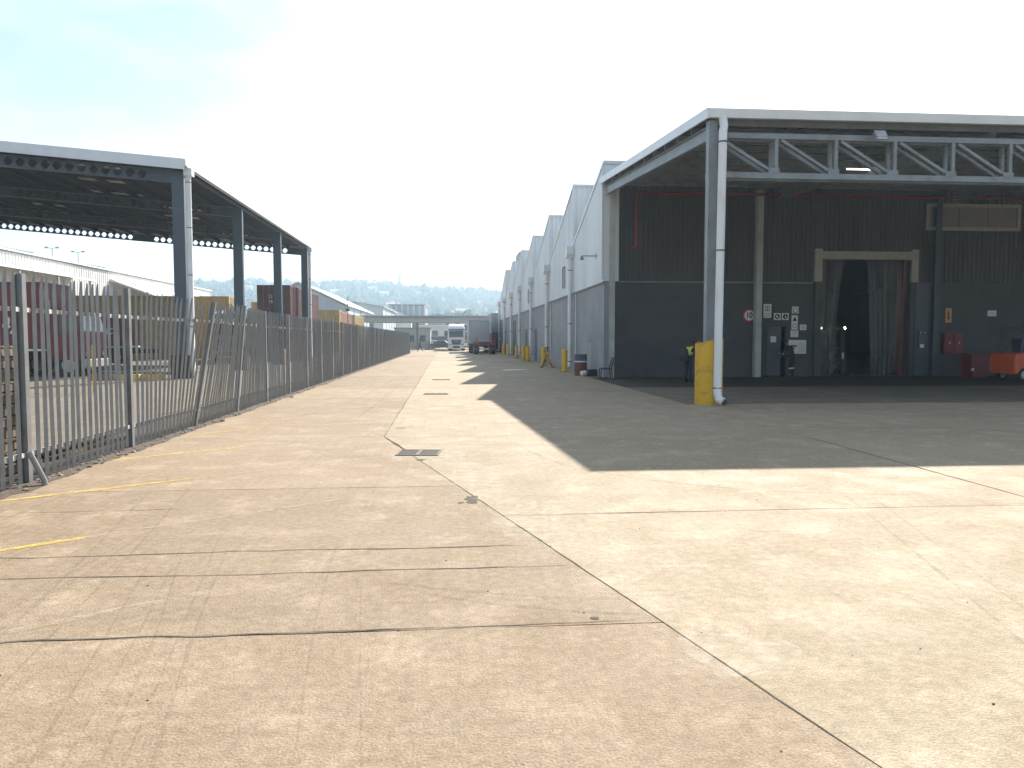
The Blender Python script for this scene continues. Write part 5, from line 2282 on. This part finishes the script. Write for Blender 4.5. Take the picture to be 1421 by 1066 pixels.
# long cream shed on the far left, parallel to the road
ls, o = shed('long_shed', 'long cream ribbed shed with gutter line beyond the left yard', -75, -46, 55, 150, 10.9, 10.9, 13.4, -60, 'shed_cream', 'fascia_white')
q = MB(o)
sheet(q, corr(95, .6, .06), lambda u, d, w: (-45.9 + d, 55 + u, w), lambda u: 5.0, lambda u: 10.75)
q.build('ribbed_cladding', 'shed_cream', ls)
q = MB(o)
q.prism([(-46, 9.2), (-43.2, 8.75), (-43.2, 8.95), (-46, 9.4)], 55, 97, 'Y')
q.build('awning', 'fascia_white', ls)
for k in range(6):
    q = MB(o)
    y = 58 + k * 7.6
    q.bb(-43.5, -43.3, y - .1, y + .1, 0, 8.74)
    q.build('awning_post', 'shed_grey', ls)
for k in range(4):
    q = MB(o)
    y = 64 + k * 21
    q.prism([(-59, 12.9), (-55, 12.4), (-55, 13.2), (-59, 13.9)], y, y + 7, 'Y')
    q.build('roof_vent', 'shed_blue', ls)
lt = thing('lean_to_roof', 'bright white sloping lean-to roof along the long cream shed', 'roof', (-43, 100, 0))
for k in range(6):
    q = MB((-43, 100, 0))
    y = 107 + k * 7.2
    q.add([(-45.8, y, 9.7), (-45.8, y + 7.1, 9.7), (-38.5, y + 7.1, 7.0), (-38.5, y, 7.0), (-45.8, y, 9.6), (-45.8, y + 7.1, 9.6), (-38.5, y + 7.1, 6.9), (-38.5, y, 6.9)],
          [(0, 1, 2, 3), (7, 6, 5, 4), (0, 4, 5, 1), (1, 5, 6, 2), (2, 6, 7, 3), (3, 7, 4, 0)])
    q.build('roof_panel', 'shed_white', lt)
    q = MB((-43, 100, 0))
    q.bar((-45.8, y - .05, 9.75), (-38.5, y - .05, 7.05), .1, .12)
    q.build('seam', 'shed_grey', lt)
    q = MB((-43, 100, 0))
    q.bb(-38.7, -38.5, y - .1, y + .1, 0, 6.89)
    q.build('post', 'shed_grey', lt)


def lamp_mast(label, x, y, h):
    t = thing('light_mast', label, 'light mast', (x, y, 0), 0, 'floodlight masts behind the cream shed')
    q = MB()
    q.tube([(0, 0, 0), (0, 0, h)], [.16, .08], 8)
    q.build('pole', 'galv', t)
    for s in (-1, 1):
        q = MB()
        q.tube([(0, 0, h - .1), (s * 1.0, 0, h)], .05, 6)
        a = q.build('arm', 'galv', t)
        q = MB()
        q.bb(s * 1.1 - .35, s * 1.1 + .35, -.2, .2, h - .1, h + .25)
        q.build('lamp_head', 'shed_grey', a)


lamp_mast('twin-headed floodlight mast above the cream shed roof, left one', -83.5, 168, 20.9)
lamp_mast('twin-headed floodlight mast above the cream shed roof, right one', -83.4, 179, 21.3)

shed('white_roofed_shed', 'pale shed with bright white roof right of the fourth column', -30, -16.3, 121, 160, 7.0, 6.9, 10.5, -23.6, 'shed_blue', 'shed_white')
shed('blue_grey_shed', 'wide blue-grey shed beyond the tan containers', -40, -15.1, 172, 215, 8.6, 8.9, 11.2, -30, 'shed_blue', 'shed_blue')
shed('white_gable_shed', 'white sided shed with sloping verge beyond the gate canopy', -22.0, -11.2, 218, 238, 8.2, 7.6, 10.2, -16.5, 'shed_white', 'fascia_white')
fb = thing('factory_block', 'grey factory block with upright pale ribs above the gate canopy', 'building', (-12, 240, 0))
q = MB((-12, 240, 0))
q.bb(-19, -7.8, 240, 262, 0, 12.2)
q.build('wall', 'shed_grey', fb)
for k in range(7):
    q = MB((-12, 240, 0))
    x = -18.6 + k * 1.8
    q.bb(x - .28, x + .28, 239.7, 239.99, 6.5, 12.4)
    q.build('rib', 'shed_white' if k == 6 else 'shed_blue', fb)
q = MB((-12, 240, 0))
q.bb(-19.3, -7.5, 239.5, 262.3, 12.41, 12.7)
q.build('roof', 'shed_grey', fb)
for (x0, x1, y, h, m, lab) in ((-9, 4, 205, 5.2, 'shed_cream', 'low cream building beyond the gate canopy'), (2.5, 14, 190, 6.4, 'shed_blue', 'low pale blue building behind the white lorry'), (-2, 9, 228, 8.0, 'shed_grey', 'low grey building farthest behind the white lorry')):
    t = thing('low_building', lab, 'building', ((x0 + x1) / 2, y, 0))
    o = ((x0 + x1) / 2, y, 0)
    q = MB(o)
    q.bb(x0, x1, y, y + 12, 0, h)
    q.build('wall', m, t)
    q = MB(o)
    q.bb(x0 - .3, x1 + .3, y - .3, y + 12.3, h + .001, h + .3)
    q.build('roof', 'fascia_white', t)
    for k in range(4):
        q = MB(o)
        x = x0 + (x1 - x0) * (k + .5) / 4
        q.bb(x - .8, x + .8, y - .06, y - .001, h - 2.6, h - 1.2)
        w = q.build('window', 'glass', t)
        q = MB(o)
        q.bb(x - .9, x + .9, y - .12, y - .002, h - 2.75, h - 2.62)
        q.build('sill', 'sign_white', w)

# lamp standard over the fence
t = thing('lamp_standard', 'thin lamp standard with a round head rising over the far fence', 'lamp', (-12.2, 92, 0))
q = MB()
q.tube([(0, 0, 0), (0, 0, 6.8)], [.09, .05], 8)
q.build('pole', 'galv', t)
q = MB()
q.lathe([(.02, 5.0), (.25, 5.1), (.25, 5.35), (.02, 5.45)], n=12)
q.build('head', 'dark_steel', t)

# ================================================================== TREES, HILL, HOUSES
def tree(label, x, y, h, r, seed, z0=0.0):
    rnd = random.Random(seed)
    t = thing('tree', label, 'tree', (x, y, z0))
    q = MB()
    q.tube([(0, 0, 0), (.1, 0, h * .3), (-.1, .1, h * .55), (0, 0, h * .8)], [h * .03, h * .024, h * .016, h * .006], 8)
    for k in range(6):
        a = k * 1.05 + rnd.random()
        zz = h * (.35 + .08 * k)
        q.tube([(0, 0, zz), (math.cos(a) * r * .4, math.sin(a) * r * .4, zz + h * .12), (math.cos(a) * r * .75, math.sin(a) * r * .75, zz + h * .18)], [h * .012, h * .008, h * .003], 5)
    q.build('trunk', 'bark', t)
    cl = []
    for k in range(26):
        a, u = rnd.uniform(0, 2 * PI), rnd.random() ** .5
        cl.append((math.cos(a) * r * u * .8, math.sin(a) * r * u * .8, h * (.42 + .5 * rnd.random() * (1 - .45 * u)), r * rnd.uniform(.2, .42)))
    q = MB()
    for i in range(2600):
        cx, cy, cz_, cr = rnd.choice(cl)
        d = Vector((rnd.gauss(0, 1), rnd.gauss(0, 1), rnd.gauss(0, .8))).normalized() * cr * rnd.random() ** .35
        p = Vector((cx, cy, cz_)) + d
        s = rnd.uniform(.18, .42) * (h / 12)
        n1 = Vector((rnd.gauss(0, 1), rnd.gauss(0, 1), rnd.gauss(0, 1))).normalized()
        a = n1.orthogonal().normalized() * s
        b = n1.cross(a).normalized() * s * .6
        q.add([p - a, p + b, p + a, p - b], [(0, 1, 2, 3)])
    q.build('crown', 'leaf', t, normals=False)
    return t


for i, (x, y, h, r, lab) in enumerate(((-62, 420, 22, 12, 'broad dark tree behind the white-roofed shed, leftmost of the far trees'),
                                       (-38, 440, 21, 12, 'broad tree behind the blue-grey shed ridge'),
                                       (-4, 450, 20, 10, 'rounded tree rising behind the gate canopy left of the lorry'),
                                       (10, 440, 21, 11, 'dark tree rising behind the gate canopy above the white lorry'),
                                       (24, 455, 20, 11, 'dark tree behind the gate canopy beside the warehouse end'),
                                       (-105, 420, 20, 12, 'tree between the canopy columns behind the tan containers'))):
    tree(lab, x, y, h, r, 100 + i)


def hill_z(x, y):
    d = math.hypot(x, y)
    t = max(0.0, min(1.0, (d - 420) / 900.0))
    t = t * t * (3 - 2 * t)
    a = math.atan2(x, y)
    ridge = 74 + 14 * math.sin(a * 5.0 + 2.2) - 22 * max(0, a - 0.02) / 0.3 + 10 * noise.noise((a * 9, 0, 4))
    back = max(0.0, min(1.0, (d - 1400) / 700))
    return -1.0 + t * (ridge + 9 * noise.noise((x / 160, y / 160, 1.5)) + 4 * noise.noise((x / 60, y / 60, 2))) * (1 - .6 * back * back)


h = MB()
NA, NR = 110, 46
vs, fs = [], []
for i in range(NA + 1):
    a = R(-62) + R(110) * i / NA
    for j in range(NR + 1):
        d = 400 + 1750 * (j / NR)
        x, y = d * math.sin(a), d * math.cos(a)
        vs.append((x, y, hill_z(x, y)))
for i in range(NA):
    for j in range(NR):
        k = i * (NR + 1) + j
        fs.append((k, k + NR + 1, k + NR + 2, k + 1))
h.add(vs, fs)
tag(h.build('hills', 'hill_ground', smooth=True), kind='structure')
I2V, I2F = ico(1)
wd = MB()
rnd = random.Random(5)
vs, fs = [], []
for i in range(17000):
    a = R(rnd.uniform(-48, 22))
    d = 470 + 950 * rnd.random() ** .8
    if i < 3000:
        d = rnd.uniform(1270, 1420)
    x, y = d * math.sin(a), d * math.cos(a)
    z = hill_z(x, y)
    s = rnd.uniform(1.6, 4.2) * (1.7 if rnd.random() < .06 else 1)
    hh = s * rnd.uniform(.7, 1.5)
    b = len(vs)
    ph = rnd.uniform(0, 100)
    for p in I2V:
        k = 1 + .35 * noise.noise((p[0] * 1.5 + ph, p[1] * 1.5, p[2] * 1.5))
        vs.append((x + p[0] * s * k, y + p[1] * s * k, z + hh * .7 + p[2] * hh * k))
    fs += [tuple(q + b for q in f) for f in I2F]
wd.add(vs, fs)
tag(wd.build('hillside_wood', 'leaf_hill', normals=False), 'hazy wooded hillside on the horizon', 'wood', kind='stuff')

# houses on the slope; kinds differ by wall and roof, then by order from the left
spots = []
rnd = random.Random(9)
for i in range(44):
    spots.append((R(rnd.uniform(-26, 4)), rnd.uniform(720, 1240)))
spots.sort()
ORD = ['leftmost', 'second', 'third', 'fourth', 'fifth', 'sixth', 'seventh', 'eighth', 'ninth', 'tenth', 'eleventh', 'twelfth', 'thirteenth', 'fourteenth', 'fifteenth']
seen = {}
for i, (a, d) in enumerate(spots):
    x, y = d * math.sin(a), d * math.cos(a)
    z = hill_z(x, y)
    w, dp_, hh = rnd.uniform(7, 15), rnd.uniform(7, 10), rnd.uniform(2.5, 5)
    wm, wn_ = rnd.choice((('house_wall', 'cream-walled'), ('shed_white', 'white-walled'), ('shed_grey', 'grey-walled')))
    rm, rn_ = rnd.choice((('house_roof', 'reddish'), ('shed_grey', 'grey')))
    k = seen.get((wn_, rn_), 0)
    seen[(wn_, rn_)] = k + 1
    lab = 'small %s house with %s roof on the hazy hillside, %s%s of its kind' % (wn_, rn_, ORD[k], '' if k == 0 else ' from left')
    t = thing('house', lab, 'house', (x, y, z - 1), -a + rnd.uniform(-.4, .4), 'houses on the hillside')
    q = MB()
    q.bb(-w / 2, w / 2, -dp_ / 2, dp_ / 2, 0, hh + 3.0)
    q.build('wall', wm, t)
    q = MB()
    q.prism([(-dp_ / 2 - .5, hh + 3.01), (dp_ / 2 + .5, hh + 3.01), (0, hh + 5.2)], -w / 2 - .5, w / 2 + .5, 'X')
    q.build('roof', rm, t)
for (a, d, hh, w, lab) in ((R(-3.76), 1330, 34, 3.6, 'tall slim tower on the hill crest, left of the two'), (R(-1.5), 1330, 22, 2.6, 'shorter mast tower on the hill crest, right of the two')):
    x, y = d * math.sin(a), d * math.cos(a)
    t = thing('tower', lab, 'tower', (x, y, hill_z(x, y) - 1))
    q = MB()
    q.prism([(-w, 0), (w, 0), (w * .7, hh * .8), (-w * .7, hh * .8)], -w, w, 'Y')
    q.build('shaft', 'shed_grey', t)
    q = MB()
    q.bb(-w * .9, w * .9, -w * .9, w * .9, hh * .8 + .01, hh)
    q.build('head', 'shed_grey', t)

# ================================================================== HAZE
hz = MB()
hz.bb(-2450, 2450, -350, 2550, -3, 175)
m = bpy.data.materials.new('haze')
m.use_nodes = True
n_, l_ = m.node_tree.nodes, m.node_tree.links
n_.clear()
mo_ = n_.new('ShaderNodeOutputMaterial')
pv_ = n_.new('ShaderNodeVolumePrincipled')
pv_.inputs['Color'].default_value = (0.60, 0.81, 1.0, 1)
pv_.inputs['Density'].default_value = 0.0007
pv_.inputs['Anisotropy'].default_value = 0.3
l_.new(pv_.outputs[0], mo_.inputs['Volume'])
MATS['haze'] = m
tag(hz.build('haze', 'haze'), 'pale blue haze in the air', 'haze', kind='stuff')
